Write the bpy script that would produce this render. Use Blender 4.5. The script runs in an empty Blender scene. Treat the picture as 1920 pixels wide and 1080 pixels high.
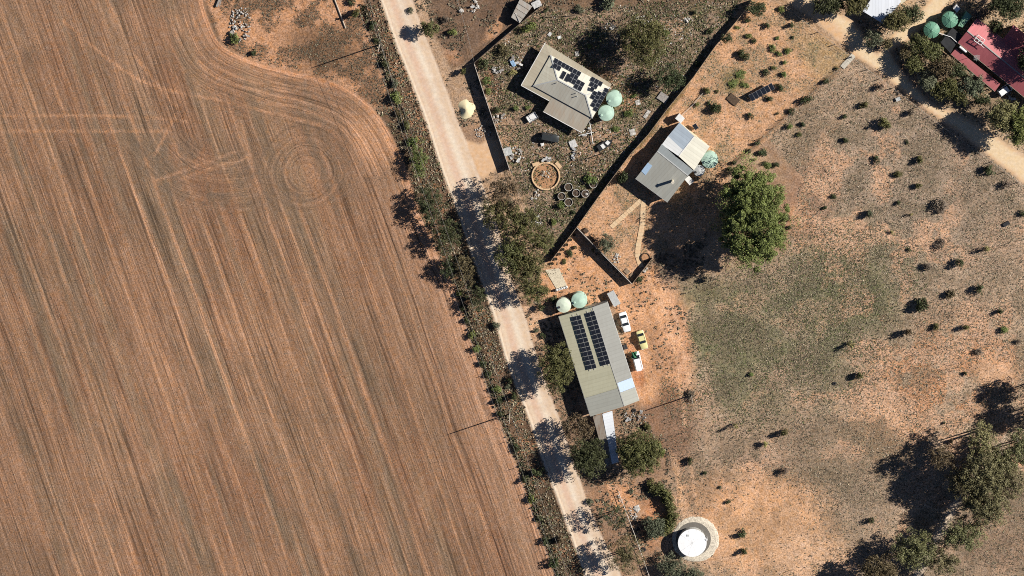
import bpy, bmesh, math, random
import numpy as np
from mathutils import Vector, Matrix

# ------------------------------------------------------------------ camera, world, sun, exposure
scene = bpy.context.scene
C = scene.collection
S = 7.8                      # photo pixels per metre
DIST = 1200.0                # survey aircraft, long lens
TILT = math.radians(12.0)    # looking slightly off the vertical, from the north
cam_d = bpy.data.cameras.new('camera'); cam = bpy.data.objects.new('camera', cam_d); C.objects.link(cam)
cam.location = (0, DIST*math.sin(TILT), DIST*math.cos(TILT)); cam.rotation_euler = (-TILT, 0, 0)
cam_d.sensor_width = 36; cam_d.lens = 36*DIST/(1920/S); cam_d.clip_start = 10; cam_d.clip_end = 8000
scene.camera = cam
SUN_AZ = Vector((0.945, 0.327)).normalized(); ELEV = math.radians(32.5)
world = bpy.data.worlds.new('World'); scene.world = world; world.use_nodes = True
wn = world.node_tree.nodes; wl = world.node_tree.links
sky = wn.new('ShaderNodeTexSky'); sky.sky_type = 'NISHITA'; sky.sun_disc = False
sky.air_density = 0.45; sky.dust_density = 0.2; sky.ozone_density = 2.0; sky.altitude = 300
sky.sun_elevation = ELEV; sky.sun_rotation = math.atan2(SUN_AZ.x, SUN_AZ.y)
wl.new(sky.outputs[0], wn['Background'].inputs[0]); wn['Background'].inputs[1].default_value = 0.05
sun_d = bpy.data.lights.new('sun', 'SUN'); sun = bpy.data.objects.new('sun', sun_d); C.objects.link(sun)
sun_d.energy = 5.0; sun_d.angle = math.radians(0.5); sun_d.color = (1.0, 0.94, 0.85)
SUNV = Vector((SUN_AZ.x*math.cos(ELEV), SUN_AZ.y*math.cos(ELEV), math.sin(ELEV)))
sun.rotation_euler = (-SUNV).to_track_quat('-Z', 'Y').to_euler(); sun.location = SUNV*300
scene.view_settings.view_transform = 'Standard'; scene.view_settings.look = 'None'
scene.view_settings.exposure = 0.76; scene.view_settings.gamma = 1.0
scene.cycles.use_denoising = False; scene.cycles.filter_width = 1.0      # keep the fine grain of soil and grass
KEXP = 1.42                  # sunlit flat ground: picture value / base colour

# ------------------------------------------------------------------ helpers
ct, st = math.cos(TILT), math.sin(TILT)
def at(px, py, z=0.0):
    """ground point (at height z) seen at photo pixel px,py"""
    dx = (px-960)/S/DIST; dy = (540-py)/S/DIST
    d = Vector((dx, dy*ct - st, -dy*st - ct)); o = cam.location
    t = (z - o.z)/d.z
    return o + d*t
def to_px(x, y):
    """vectorised: ground x,y -> photo pixel"""
    ox, oy, oz = 0, DIST*st, DIST*ct
    rx, ry, rz = x-ox, y-oy, 0-oz
    cy = ry*ct - rz*st; cz = -(ry*st + rz*ct)
    return 960 + rx/cz*DIST*S, 540 - cy/cz*DIST*S
def lin(c): c /= 255.0; return c/12.92 if c <= 0.04045 else ((c+0.055)/1.055)**2.4
def P(r, g, b, k=1.0):
    """base colour of a flat thing that the sunlit photo shows as r,g,b"""
    return tuple(min(0.85, lin(v)/KEXP*k*w) for v, w in zip((r, g, b), (0.98, 1.02, 1.10)))
def tag(o, label=None, cat=None, group=None, kind=None):
    for k, v in (('label', label), ('category', cat), ('group', group), ('kind', kind)):
        if v: o[k] = v
    return o
def thing(name, label, cat, loc, group=None):
    o = bpy.data.objects.new(name, None); C.objects.link(o); o.location = loc; o.empty_display_size = 0.3
    return tag(o, label, cat, group)
def root_of(o):
    while o.parent: o = o.parent
    return o
class MB:
    def __init__(s): s.v = []; s.f = []; s.m = []
    def add(s, vs, fs, mi=0):
        b = len(s.v); s.v += [tuple(v) for v in vs]; s.f += [tuple(i+b for i in f) for f in fs]; s.m += [mi]*len(fs); return s
    def box(s, c, size, rz=0.0, mi=0, R=None):
        x, y, z = [k/2 for k in size]
        R = R or Matrix.Rotation(rz, 3, 'Z'); c = Vector(c)
        vs = [c + R @ Vector((a*x, b*y, d*z)) for d in (-1, 1) for a, b in ((-1,-1),(1,-1),(1,1),(-1,1))]
        return s.add(vs, [(3,2,1,0),(4,5,6,7),(0,1,5,4),(1,2,6,5),(2,3,7,6),(3,0,4,7)], mi)
    def slab(s, pts, th, mi=0):
        """polygon of 3D points (ccw from above) with thickness th downward"""
        n = len(pts); a = 0
        for i in range(n):
            p, q = pts[i], pts[(i+1) % n]; a += p[0]*q[1]-q[0]*p[1]
        if a < 0: pts = pts[::-1]
        vs = [Vector(p) for p in pts] + [Vector(p)-Vector((0,0,th)) for p in pts]
        fs = [tuple(range(n)), tuple(range(2*n-1, n-1, -1))] + [(i, n+i, n+(i+1) % n, (i+1) % n) for i in range(n)]
        return s.add(vs, fs, mi)
    def tube(s, p, q, r0, r1=None, n=6, mi=0):
        p = Vector(p); q = Vector(q); r1 = r0 if r1 is None else r1
        d = (q-p); 
        if d.length < 1e-6: return s
        d.normalize(); u = d.orthogonal().normalized(); w = d.cross(u)
        vs = [p + (u*math.cos(2*math.pi*i/n)+w*math.sin(2*math.pi*i/n))*r0 for i in range(n)] + \
             [q + (u*math.cos(2*math.pi*i/n)+w*math.sin(2*math.pi*i/n))*r1 for i in range(n)]
        return s.add(vs, [(i, (i+1) % n, n+(i+1) % n, n+i) for i in range(n)] + [tuple(range(n-1,-1,-1)), tuple(range(n, 2*n))], mi)
    def lathe(s, prof, c, n=24, mi=0, close=False):
        c = Vector(c); vs = []; fs = []; k = len(prof)
        for r, z in prof:
            for i in range(n):
                a = 2*math.pi*i/n; vs.append(c+Vector((r*math.cos(a), r*math.sin(a), z)))
        for j in range(k-1 if not close else k):
            for i in range(n):
                fs.append((j*n+i, j*n+(i+1) % n, ((j+1) % k)*n+(i+1) % n, ((j+1) % k)*n+i))
        if not close:
            fs.append(tuple(range((k-1)*n, k*n))); fs.append(tuple(range(n-1, -1, -1)))
        return s.add(vs, fs, mi)
    def mesh(s, name, mats, off=Vector((0,0,0)), smooth=False):
        me = bpy.data.meshes.new(name)
        me.from_pydata([tuple(Vector(v)-off) for v in s.v], [], s.f)
        for m in (mats if isinstance(mats, (list, tuple)) else [mats]): me.materials.append(m)
        me.polygons.foreach_set('material_index', s.m)
        if smooth: me.polygons.foreach_set('use_smooth', [True]*len(s.f))
        me.update(); return me
    def build(s, name, mats, parent=None, origin=None, smooth=False):
        off = Vector(origin) if origin is not None else (Vector(root_of(parent).location) if parent else Vector((0,0,0)))
        o = bpy.data.objects.new(name, s.mesh(name, mats, off, smooth)); C.objects.link(o)
        if parent: o.parent = parent
        elif origin is not None: o.location = origin
        return o
def inst(name, me, parent, loc, rz=0.0, scale=(1,1,1)):
    o = bpy.data.objects.new(name, me); C.objects.link(o); o.parent = parent
    o.location = Vector(loc) - (Vector(root_of(parent).location) if parent else Vector((0,0,0)))
    o.rotation_euler = (0,0,rz); o.scale = scale; return o
def smoothstep(a, b, x):
    t = np.clip((x-a)/(b-a), 0, 1); return t*t*(3-2*t)
def vnoise(x, y, scale, seed):
    r = np.random.default_rng(seed); L = r.random((256, 256))
    u = x/scale + 1000.3; v = y/scale + 1000.7
    i = np.floor(u).astype(int); j = np.floor(v).astype(int); fx = u-i; fy = v-j
    fx = fx*fx*(3-2*fx); fy = fy*fy*(3-2*fy); g = lambda a, b: L[a % 256, b % 256]
    return (g(i,j)*(1-fx)+g(i+1,j)*fx)*(1-fy) + (g(i,j+1)*(1-fx)+g(i+1,j+1)*fx)*fy
def fbm(x, y, scale, seed, octv=4, gain=0.55):
    t = 0; a = 1; w = 0
    for k in range(octv):
        t = t + a*vnoise(x, y, scale/2**k, seed+k*17); w += a; a *= gain
    return t/w
def catmull(pts, n=3):
    pts = [np.array(p, float) for p in pts]; P_ = [pts[0]]+pts+[pts[-1]]; out = []
    for i in range(1, len(P_)-2):
        a, b, c, d = P_[i-1:i+3]
        for k in range(n):
            t = k/n; out.append(0.5*((2*b)+(-a+c)*t+(2*a-5*b+4*c-d)*t*t+(-a+3*b-3*c+d)*t**3))
    out.append(pts[-1]); return np.array(out)
def dist_line(pts, X, Y):
    D = np.full(X.shape, 1e9)
    for (ax, ay), (bx, by) in zip(pts[:-1], pts[1:]):
        ex, ey = bx-ax, by-ay; L2 = ex*ex+ey*ey+1e-9
        t = np.clip(((X-ax)*ex+(Y-ay)*ey)/L2, 0, 1)
        D = np.minimum(D, (X-ax-t*ex)**2+(Y-ay-t*ey)**2)
    return np.sqrt(D)
def inside(pts, X, Y):
    r = np.zeros(X.shape, bool); n = len(pts)
    for i in range(n):
        (ax, ay), (bx, by) = pts[i], pts[(i+1) % n]
        if ay == by: continue
        c = ((ay > Y) != (by > Y)) & (X < (bx-ax)*(Y-ay)/(by-ay)+ax); r ^= c
    return r
def sd(pts, X, Y):
    pts = [tuple(p) for p in pts]; d = dist_line(pts+[pts[0]], X, Y)
    return np.where(inside(pts, X, Y), d, -d)

# ------------------------------------------------------------------ materials
def new_mat(name):
    m = bpy.data.materials.new(name); m.use_nodes = True; return m, m.node_tree.nodes, m.node_tree.links, m.node_tree.nodes['Principled BSDF']
def mat(name, col, rough=0.7, metal=0.0, var=0.18, scale=3.0, spec=0.3, bump=0.0):
    m, n, l, b = new_mat(name)
    tc = n.new('ShaderNodeTexCoord'); no = n.new('ShaderNodeTexNoise'); no.inputs['Scale'].default_value = scale; no.inputs['Detail'].default_value = 5
    l.new(tc.outputs['Object'], no.inputs['Vector'])
    mr = n.new('ShaderNodeMapRange'); mr.inputs['From Min'].default_value = 0.3; mr.inputs['From Max'].default_value = 0.7
    mr.inputs['To Min'].default_value = 1-var; mr.inputs['To Max'].default_value = 1+var; l.new(no.outputs[0], mr.inputs[0])
    mx = n.new('ShaderNodeVectorMath'); mx.operation = 'SCALE'; mx.inputs[0].default_value = col[:3]; l.new(mr.outputs[0], mx.inputs['Scale'])
    l.new(mx.outputs[0], b.inputs['Base Color'])
    b.inputs['Roughness'].default_value = rough; b.inputs['Metallic'].default_value = metal; b.inputs['Specular IOR Level'].default_value = spec
    if bump:
        bp = n.new('ShaderNodeBump'); bp.inputs['Distance'].default_value = bump; l.new(no.outputs[0], bp.inputs['Height']); l.new(bp.outputs[0], b.inputs['Normal'])
    return m
def roof_mat(name, col, e, rough=0.55, stain=(0.30,0.20,0.13), stain_amt=0.25, step=0.76, var=0.06):
    """corrugated sheet: sheets laid side by side along e, weathered"""
    m, n, l, b = new_mat(name)
    tc = n.new('ShaderNodeTexCoord'); dt = n.new('ShaderNodeVectorMath'); dt.operation = 'DOT_PRODUCT'
    l.new(tc.outputs['Object'], dt.inputs[0]); dt.inputs[1].default_value = (e[0], e[1], 0)
    dv = n.new('ShaderNodeMath'); dv.operation = 'DIVIDE'; dv.inputs[1].default_value = step; l.new(dt.outputs['Value'], dv.inputs[0])
    fl = n.new('ShaderNodeMath'); fl.operation = 'FLOOR'; l.new(dv.outputs[0], fl.inputs[0])
    wnz = n.new('ShaderNodeTexWhiteNoise'); wnz.noise_dimensions = '1D'; l.new(fl.outputs[0], wnz.inputs['W'])
    fr = n.new('ShaderNodeMath'); fr.operation = 'FRACT'; l.new(dv.outputs[0], fr.inputs[0])
    lap = n.new('ShaderNodeMath'); lap.operation = 'GREATER_THAN'; lap.inputs[1].default_value = 0.82; l.new(fr.outputs[0], lap.inputs[0])
    mr = n.new('ShaderNodeMapRange'); mr.inputs['To Min'].default_value = 1-var; mr.inputs['To Max'].default_value = 1+var; l.new(wnz.outputs['Value'], mr.inputs[0])
    ls = n.new('ShaderNodeMath'); ls.operation = 'MULTIPLY_ADD'; ls.inputs[1].default_value = -0.09; l.new(lap.outputs[0], ls.inputs[0]); l.new(mr.outputs[0], ls.inputs[2])
    mp = n.new('ShaderNodeMapping'); mp.inputs['Rotation'].default_value = (0, 0, -math.atan2(e[1], e[0])); mp.inputs['Scale'].default_value = (1.3, 0.28, 1)
    l.new(tc.outputs['Object'], mp.inputs[0])
    no = n.new('ShaderNodeTexNoise'); no.inputs['Scale'].default_value = 1.0; no.inputs['Detail'].default_value = 6; no.inputs['Roughness'].default_value = 0.65; l.new(mp.outputs[0], no.inputs['Vector'])
    mr2 = n.new('ShaderNodeMapRange'); mr2.inputs['From Min'].default_value = 0.42; mr2.inputs['From Max'].default_value = 0.68; mr2.inputs['To Max'].default_value = stain_amt; l.new(no.outputs[0], mr2.inputs[0])
    sc = n.new('ShaderNodeVectorMath'); sc.operation = 'SCALE'; sc.inputs[0].default_value = col[:3]; l.new(ls.outputs[0], sc.inputs['Scale'])
    mx = n.new('ShaderNodeMix'); mx.data_type = 'RGBA'; l.new(mr2.outputs[0], mx.inputs['Factor']); l.new(sc.outputs[0], mx.inputs['A']); mx.inputs['B'].default_value = (*stain, 1)
    l.new(mx.outputs['Result'], b.inputs['Base Color']); b.inputs['Roughness'].default_value = rough; b.inputs['Specular IOR Level'].default_value = 0.25
    return m
def leaf_mat(name, col, rough=0.6, trans=0.0):
    m, n, l, b = new_mat(name)
    a = n.new('ShaderNodeAttribute'); a.attribute_name = 'tone'
    oi = n.new('ShaderNodeObjectInfo')
    hs = n.new('ShaderNodeHueSaturation'); hs.inputs['Color'].default_value = (*col, 1)
    mr = n.new('ShaderNodeMapRange'); mr.inputs['To Min'].default_value = 0.5; mr.inputs['To Max'].default_value = 1.5; l.new(a.outputs['Fac'], mr.inputs[0])
    mh = n.new('ShaderNodeMapRange'); mh.inputs['To Min'].default_value = 0.475; mh.inputs['To Max'].default_value = 0.52; l.new(oi.outputs['Random'], mh.inputs[0])
    l.new(mr.outputs[0], hs.inputs['Value']); l.new(mh.outputs[0], hs.inputs['Hue'])
    l.new(hs.outputs[0], b.inputs['Base Color']); b.inputs['Roughness'].default_value = rough; b.inputs['Specular IOR Level'].default_value = 0.25
    return m
M = {}
def ground_mat(name, kind):
    m, n, l, b = new_mat(name)
    ca = n.new('ShaderNodeAttribute'); ca.attribute_name = 'soil'
    ge = n.new('ShaderNodeNewGeometry'); pos = ge.outputs['Position']
    def noise(scale, detail=6, rough=0.6, vec=None):
        q = n.new('ShaderNodeTexNoise'); q.inputs['Scale'].default_value = scale; q.inputs['Detail'].default_value = detail; q.inputs['Roughness'].default_value = rough
        l.new(vec or pos, q.inputs['Vector']); return q.outputs[0]
    def rng(x, a, c, lo, hi):
        q = n.new('ShaderNodeMapRange'); l.new(x, q.inputs[0])
        for k, v in zip(('From Min', 'From Max', 'To Min', 'To Max'), (a, c, lo, hi)): q.inputs[k].default_value = v
        return q.outputs[0]
    def mul(x, y, op='MULTIPLY'):
        q = n.new('ShaderNodeMath'); q.operation = op
        for i, k in enumerate((x, y)):
            if isinstance(k, (int, float)): q.inputs[i].default_value = k
            else: l.new(k, q.inputs[i])
        return q.outputs[0]
    if kind == 'road': grain = rng(noise(1.6, 5, 0.7), 0.3, 0.7, 0.88, 1.12)
    else:
        lit = rng(noise(1.9, 4, 0.75), 0.50, 0.60, 0.0, 1.0)                 # patches of dead plant litter, only where there is cover
        cov = ca.outputs['Alpha']
        litf = n.new('ShaderNodeMath'); litf.operation = 'MULTIPLY'; l.new(lit, litf.inputs[0]); l.new(cov, litf.inputs[1])
        dk = n.new('ShaderNodeMath'); dk.operation = 'MULTIPLY_ADD'; dk.inputs[1].default_value = -0.42; dk.inputs[2].default_value = 1.0; l.new(litf.outputs[0], dk.inputs[0])
        grain = mul(rng(noise(2.7, 3, 0.8), 0.38, 0.62, 0.62, 1.38), dk.outputs[0])
    height = noise(2.6, 5, 0.75); fac = grain; bumpd = 0.14 if kind != 'road' else 0.03
    if kind == 'field':
        wa = n.new('ShaderNodeAttribute'); wa.attribute_name = 'rows'        # r,g,b: row coordinate (m) of three sowing passes
        ww = n.new('ShaderNodeAttribute'); ww.attribute_name = 'rweight'
        sp = n.new('ShaderNodeSeparateXYZ'); l.new(wa.outputs['Vector'], sp.inputs[0])
        sw = n.new('ShaderNodeSeparateXYZ'); l.new(ww.outputs['Vector'], sw.inputs[0])
        xyz = n.new('ShaderNodeSeparateXYZ'); l.new(pos, xyz.inputs[0])
        def pat(u, k, along):
            cv = n.new('ShaderNodeCombineXYZ'); l.new(mul(u, k), cv.inputs[0]); l.new(mul(xyz.outputs[0], along), cv.inputs[1]); l.new(mul(xyz.outputs[1], along), cv.inputs[2])
            return noise(1.0, 2, 0.6, cv.outputs[0])
        def mixf(f, a, c):
            q = n.new('ShaderNodeMix'); l.new(f, q.inputs[0]); l.new(a, q.inputs[2]); l.new(c, q.inputs[3]); return q.outputs[0]
        def three(k, al): return mixf(sw.outputs[1], mixf(sw.outputs[0], pat(sp.outputs[0], k, al), pat(sp.outputs[1], k, al)), pat(sp.outputs[2], k, al))
        broad = three(0.45, 0.010); rows = three(1.85, 0.018); fine = three(3.4, 0.12)
        cl = noise(2.9, 3, 0.85)
        fac = mul(mul(rng(broad, 0.35, 0.65, 0.92, 1.08), mul(rng(rows, 0.34, 0.44, 0.58, 1.0), rng(rows, 0.55, 0.68, 1.0, 1.22))), mul(rng(fine, 0.38, 0.62, 0.78, 1.20), rng(cl, 0.37, 0.63, 0.66, 1.34)))
        h1 = mul(rows, 0.65); height = mul(h1, mul(cl, 0.45), 'ADD'); bumpd = 0.30
    sc = n.new('ShaderNodeVectorMath'); sc.operation = 'SCALE'; l.new(ca.outputs['Color'], sc.inputs[0]); l.new(fac, sc.inputs['Scale'])
    hs = n.new('ShaderNodeHueSaturation'); l.new(sc.outputs[0], hs.inputs['Color']); l.new(rng(noise(0.9, 4), 0.3, 0.7, 0.85, 1.12), hs.inputs['Saturation'])
    l.new(hs.outputs[0], b.inputs['Base Color']); b.inputs['Roughness'].default_value = 0.95; b.inputs['Specular IOR Level'].default_value = 0.1
    bp = n.new('ShaderNodeBump'); bp.inputs['Distance'].default_value = bumpd; bp.inputs['Strength'].default_value = 0.7; l.new(height, bp.inputs['Height']); l.new(bp.outputs[0], b.inputs['Normal'])
    return m

# ------------------------------------------------------------------ ground
G = 0.30
gx = np.arange(-134, 134+G, G); gy = np.arange(-80, 80+G, G)
X, Y = np.meshgrid(gx, gy, indexing='ij'); U, V = to_px(X, Y)
wob = (fbm(X, Y, 5, 3)-0.5)*10; wob2 = (fbm(X, Y, 5, 9)-0.5)*10
UW, VW = U+wob, V+wob2                                         # ragged natural edges
field_edge = catmull([(366,-90),(372,-40),(380,0),(393,45),(418,88),(470,112),(520,128),(575,140),(630,157),(670,178),(700,205),(725,240),(748,285),(765,330),(783,390),(820,478),(850,540),(868,600),(900,690),(935,790),(970,880),(1000,970),(1025,1040),(1055,1130),(1080,1200)])
field_poly = [(-300,-90)] + [tuple(p) for p in field_edge] + [(-300,1200)]
road_l = catmull([(687,-70),(713,0),(740,79),(765,141),(796,222),(821,300),(835,340),(849,376),(872,444),(886,485),(917,568),(938,640),(949,678),(980,758),(1002,818),(1020,875),(1037,916),(1062,984),(1093,1073),(1125,1160)])
road_r = catmull([(749,-70),(773,0),(795,60),(821,126),(850,205),(875,268),(893,316),(908,355),(925,400),(944,470),(962,530),(975,568),(989,607),(1001,650),(1031,738),(1049,785),(1068,845),(1087,898),(1104,950),(1133,1015),(1160,1065),(1190,1160)])
road_poly = [tuple(p) for p in road_l] + [tuple(p) for p in road_r[::-1]]
drive_poly = [(866,262),(900,268),(925,258),(938,262),(950,300),(930,318),(905,335),(893,330)]
track_poly = [(1440,-60),(1476,0),(1530,40),(1597,100),(1650,138),(1700,175),(1770,228),(1850,290),(1930,350),(2010,420),(2010,350),(1930,298),(1850,245),(1800,215),(1755,196),(1722,165),(1690,130),(1672,98),(1700,80),(1722,55),(1760,28),(1800,-5),(1830,-40),(1770,-40),(1740,5),(1705,40),(1680,58),(1662,85),(1645,100),(1620,70),(1600,40),(1565,20),(1535,0),(1500,-50)]
fsd = sd(field_poly, U+wob*0.4, V+wob2*0.4); rsd = sd(road_poly, U+wob*0.25, V+wob2*0.25); dsd = sd(drive_poly, UW, VW); tsd = sd(track_poly, UW, VW)
soil = np.zeros(X.shape+(3,))
def setc(c): soil[:] = np.array(c)
def lay(c, mask): 
    mk = np.clip(mask, 0, 1)[..., None]; soil[:] = soil*(1-mk) + np.array(c)*mk
def blob(cx, cy, rx, ry, rot=0, soft=0.6, wobble=2.2):
    a = math.radians(rot); dx = U+wob*wobble-cx; dy = V+wob2*wobble-cy
    p = (dx*math.cos(a)+dy*math.sin(a))/rx; q = (-dx*math.sin(a)+dy*math.cos(a))/ry
    return 1-smoothstep(1-soft, 1+soft*0.4, np.sqrt(p*p+q*q))
def poly(pts, soft=8): return smoothstep(-soft, soft, sd(pts, U+wob*1.5, V+wob2*1.5))
n1 = fbm(X, Y, 14, 21, 5); n2 = fbm(X, Y, 4, 31, 5); n3 = fbm(X, Y, 1.6, 41, 3); n4 = fbm(X, Y, 30, 51, 4)
ORG = P(214,158,116); PALE = P(236,204,166); BRN = P(138,104,80); DBRN = P(98,76,60); GRY = P(166,143,120); GGR = P(128,116,90); GRN = P(98,98,66); TAN = P(186,152,120); ROAD = P(234,206,176)
setc(TAN)
lay(BRN, smoothstep(0.45, 0.62, n1)*0.55)
# paddock
pad = poly([(1597,105),(1767,235),(1930,350),(1990,420),(1990,1180),(1220,1180),(1262,900),(1235,740),(1300,560),(1215,500),(1330,520),(1480,470),(1500,330),(1440,262)], 10)
lay(P(192,162,132), pad)
lay(GRY, blob(1740,330,230,230)*pad*0.75)
mo = 0.35+0.65*smoothstep(0.36,0.58,fbm(X,Y,8,61,5)); mo2 = smoothstep(0.42,0.60,fbm(X,Y,11,63,5))
lay(P(138,130,98), blob(1450,640,230,160,-15)*mo*0.95); lay(P(138,130,98), blob(1590,520,150,120)*mo*0.8); lay(P(106,112,70), blob(1390,640,130,60,-10)*mo2*0.75); lay(P(106,112,70), blob(1400,745,90,50,30)*mo2*0.6); lay(P(108,112,70), blob(1340,560,90,40)*mo2*0.5); lay(P(106,110,70), blob(1600,560,80,60)*mo2*0.6)
lay(ORG, blob(1770,700,190,120,-25)*smoothstep(0.40,0.56,n2)*0.95); lay(ORG, blob(1660,800,90,70)*0.55); lay(ORG, blob(1870,700,50,30)*0.8)
lay(P(166,134,108), blob(1500,860,190,90)*0.6); lay(GGR, blob(1590,870,110,90)*0.4); lay(GRY, blob(1620,940,70,60)*0.5)
lay(P(222,168,122), blob(1420,985,150,110)*0.9); lay(P(226,178,136), blob(1520,1040,90,60)*0.8); lay(ORG, blob(1330,930,60,50)*0.6)
lay(P(168,128,102), blob(1520,370,55,110,10)*0.7); lay(P(214,168,130), blob(1535,300,14,120,22)*0.6); lay(ORG, blob(1500,410,30,40)*0.5)
lay(P(138,110,88), blob(1880,1010,120,90)*0.7); lay(P(150,124,100), blob(1930,930,70,60)*0.6)
q2 = fbm(X,Y,6,67,5); q3 = fbm(X,Y,13,69,5)
lay(P(216,168,130), pad*smoothstep(0.53,0.60,q2)*smoothstep(0.40,0.58,q3)*(1-blob(1420,640,200,130,-15)*0.8)*0.8); lay(P(132,114,90), pad*smoothstep(0.46,0.38,q2)*0.5); lay(P(214,172,138), pad*smoothstep(0.58,0.64,q2)*0.45); lay(P(160,134,108), pad*smoothstep(0.46,0.36,q3)*0.4)
lay(P(224,172,128), blob(1430,985,150,105)*(0.55+0.45*smoothstep(.4,.6,q2))*0.8); lay(P(228,182,142), blob(1525,1045,85,55)*0.7); lay(P(226,178,138), blob(1660,805,70,60)*smoothstep(.40,.56,q2)*0.8); lay(P(226,178,138), blob(1868,705,55,32)*0.7)
# homestead yards
y1 = poly([(890,117),(985,35),(1060,20),(1400,-10),(1340,84),(1290,150),(1182,286),(1080,425),(1034,486),(1000,420),(956,317),(940,270)], 6)
lay(P(164,136,110), y1); lay(P(122,102,80), y1*smoothstep(0.46,0.62,n2)*0.75); lay(P(196,152,116), y1*smoothstep(0.58,0.70,n1)*0.45); lay(P(112,104,70), y1*smoothstep(0.54,0.68,fbm(X,Y,5,91,4))*0.6)
lay(P(198,156,120), blob(955,255,28,45,-20)*0.7); lay(P(150,126,102), blob(1010,262,75,26,20)*0.7); lay(P(170,122,92), blob(925,160,14,40,-20)*0.8); lay(P(200,148,108), blob(1175,190,25,25)*0.7); lay(P(196,150,112), blob(1140,145,60,12,28)*0.5)
y2 = poly([(1400,-10),(1475,10),(1597,105),(1530,170),(1440,258),(1370,312),(1360,420),(1225,480),(1185,530),(1082,425),(1182,286),(1290,150),(1341,84)], 6)
lay(P(212,163,122), y2*0.95); lay(P(182,148,112), y2*smoothstep(0.45,0.6,n2)*0.75); lay(P(168,146,104), blob(1560,110,90,50,30)*y2*0.6); lay(P(110,108,62), blob(1380,150,28,26)*0.7)
lay(P(196,158,118), blob(1490,30,60,40)*0.4); lay(P(228,176,134), blob(1370,235,45,25,-25)*0.7)
lay(P(126,104,64), poly([(1182,286),(1250,200),(1290,150),(1296,156),(1258,206),(1200,275)], 3)*0.8)
gar = poly([(1080,428),(1180,530),(1225,500),(1262,560),(1300,640),(1270,760),(1200,760),(1150,560),(1040,600),(1010,560),(990,560),(1028,492)], 8)
lay(P(221,165,120), gar*0.95); lay(P(226,170,128), blob(1272,640,28,130,-8)*0.85); lay(P(190,120,78), blob(1195,700,14,70,-15)*0.7)
lay(P(188,140,104), gar*smoothstep(0.50,0.62,n2)*0.5)
lay(P(140,104,80), blob(1255,800,60,110,-10)*0.75); lay(P(120,92,72), blob(1225,640,18,60,-10)*0.35); lay(P(230,174,128), blob(1215,735,35,20,-20)*0.6)
lay(P(214,156,112), blob(1150,935,60,40)*0.9); lay(P(205,140,96), blob(1225,975,30,60)*0.8); lay(P(224,176,134), blob(1275,910,9,60,-12)*0.8)
lay(P(150,116,90), blob(1220,920,30,25)*0.5)
# ground by the field and along the verge
tri = poly([(380,-60),(384,0),(420,88),(520,126),(630,155),(700,200),(735,205),(690,60),(665,-60)], 5)
lay(P(205,152,112), tri); lay(P(136,104,78), tri*smoothstep(0.44,0.58,n2)*0.8); lay(P(122,94,70), blob(610,95,95,55,12)*0.75); lay(ORG, blob(500,110,70,20,18)*0.5)
verge = smoothstep(0, 6, -fsd)*smoothstep(0, 3, -rsd)*((U < 1130)&(U < 713+V*0.36+20))*(1-tri)
lay(P(120,92,70), verge*0.9); lay(P(198,142,102), verge*smoothstep(0.50,0.60,n2)*0.75); lay(P(80,68,50), verge*smoothstep(0.55,0.68,n1)*0.6)
lay(P(112,88,70), poly([(800,-40),(985,-40),(985,35),(890,115),(850,130),(810,60)], 8)*0.85); lay(P(200,150,110), blob(925,55,40,10,-50)*0.7); lay(P(196,146,108), blob(850,105,22,14,30)*0.7)
lay(P(120,96,74), poly([(985,-40),(1400,-40),(1395,0),(1060,22),(1010,20)], 8)*0.8)
ver2 = smoothstep(0, 3, -rsd)*(rsd > -45)*(U > 713+V*0.36+20)*(V > 560)*(U < 1175); lay(P(150,116,90), ver2*0.7)
lay(P(222,176,136), (smoothstep(0, 3, -rsd)*(rsd > -40)*(V > 575)*(V < 640)*(U > 960)*(U < 1040))*0.8)
lay(P(206,176,138), poly([(1600,0),(1920,0),(1920,300),(1770,210),(1680,90)], 10)*0.55); lay(P(120,100,78), poly([(1690,90),(1800,60),(1920,180),(1920,260),(1780,200)], 10)*0.6)
lay(P(232,208,178), np.clip(1-dist_line(catmull([(1715,1090),(1770,985),(1800,930),(1850,870),(1885,825),(1930,785)]), UW, VW)/10, 0, 1)**0.6*smoothstep(0.34,0.52,n1)*0.95)
lay(P(112,88,66), np.clip(1-dist_line([(1597,107),(1541,156),(1490,205),(1430,258),(1400,286),(1368,316)], UW, VW)/6, 0, 1)*0.75)
for pts in ([(1215,520),(1240,570),(1262,640),(1275,720),(1285,800)], [(1230,515),(1254,566),(1276,636),(1290,716)], [(1290,860),(1302,900),(1308,950)]): lay(P(234,184,142), np.clip(1-dist_line(catmull(pts), UW, VW)/5, 0, 1)*0.65)
# worn tracks in the paddock
for pts, wd, a in (([(1285,655),(1340,640),(1420,628)], 3, 0.35), ([(1470,625),(1600,628)], 3, 0.3), ([(1380,1010),(1395,1080)], 3, 0.4), ([(1405,1000),(1420,1080)], 3, 0.3)):
    lay(P(190,166,134), np.clip(1-dist_line(pts, U, V)/wd, 0, 1)*a)
lay(P(205,150,108), np.clip(1-np.abs(dist_line(catmull([(1060,510),(1120,500),(1170,525),(1200,550)]), U, V)-6)/4, 0, 1)*0.6)
soil *= (0.74+0.52*n3)[..., None]
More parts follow.
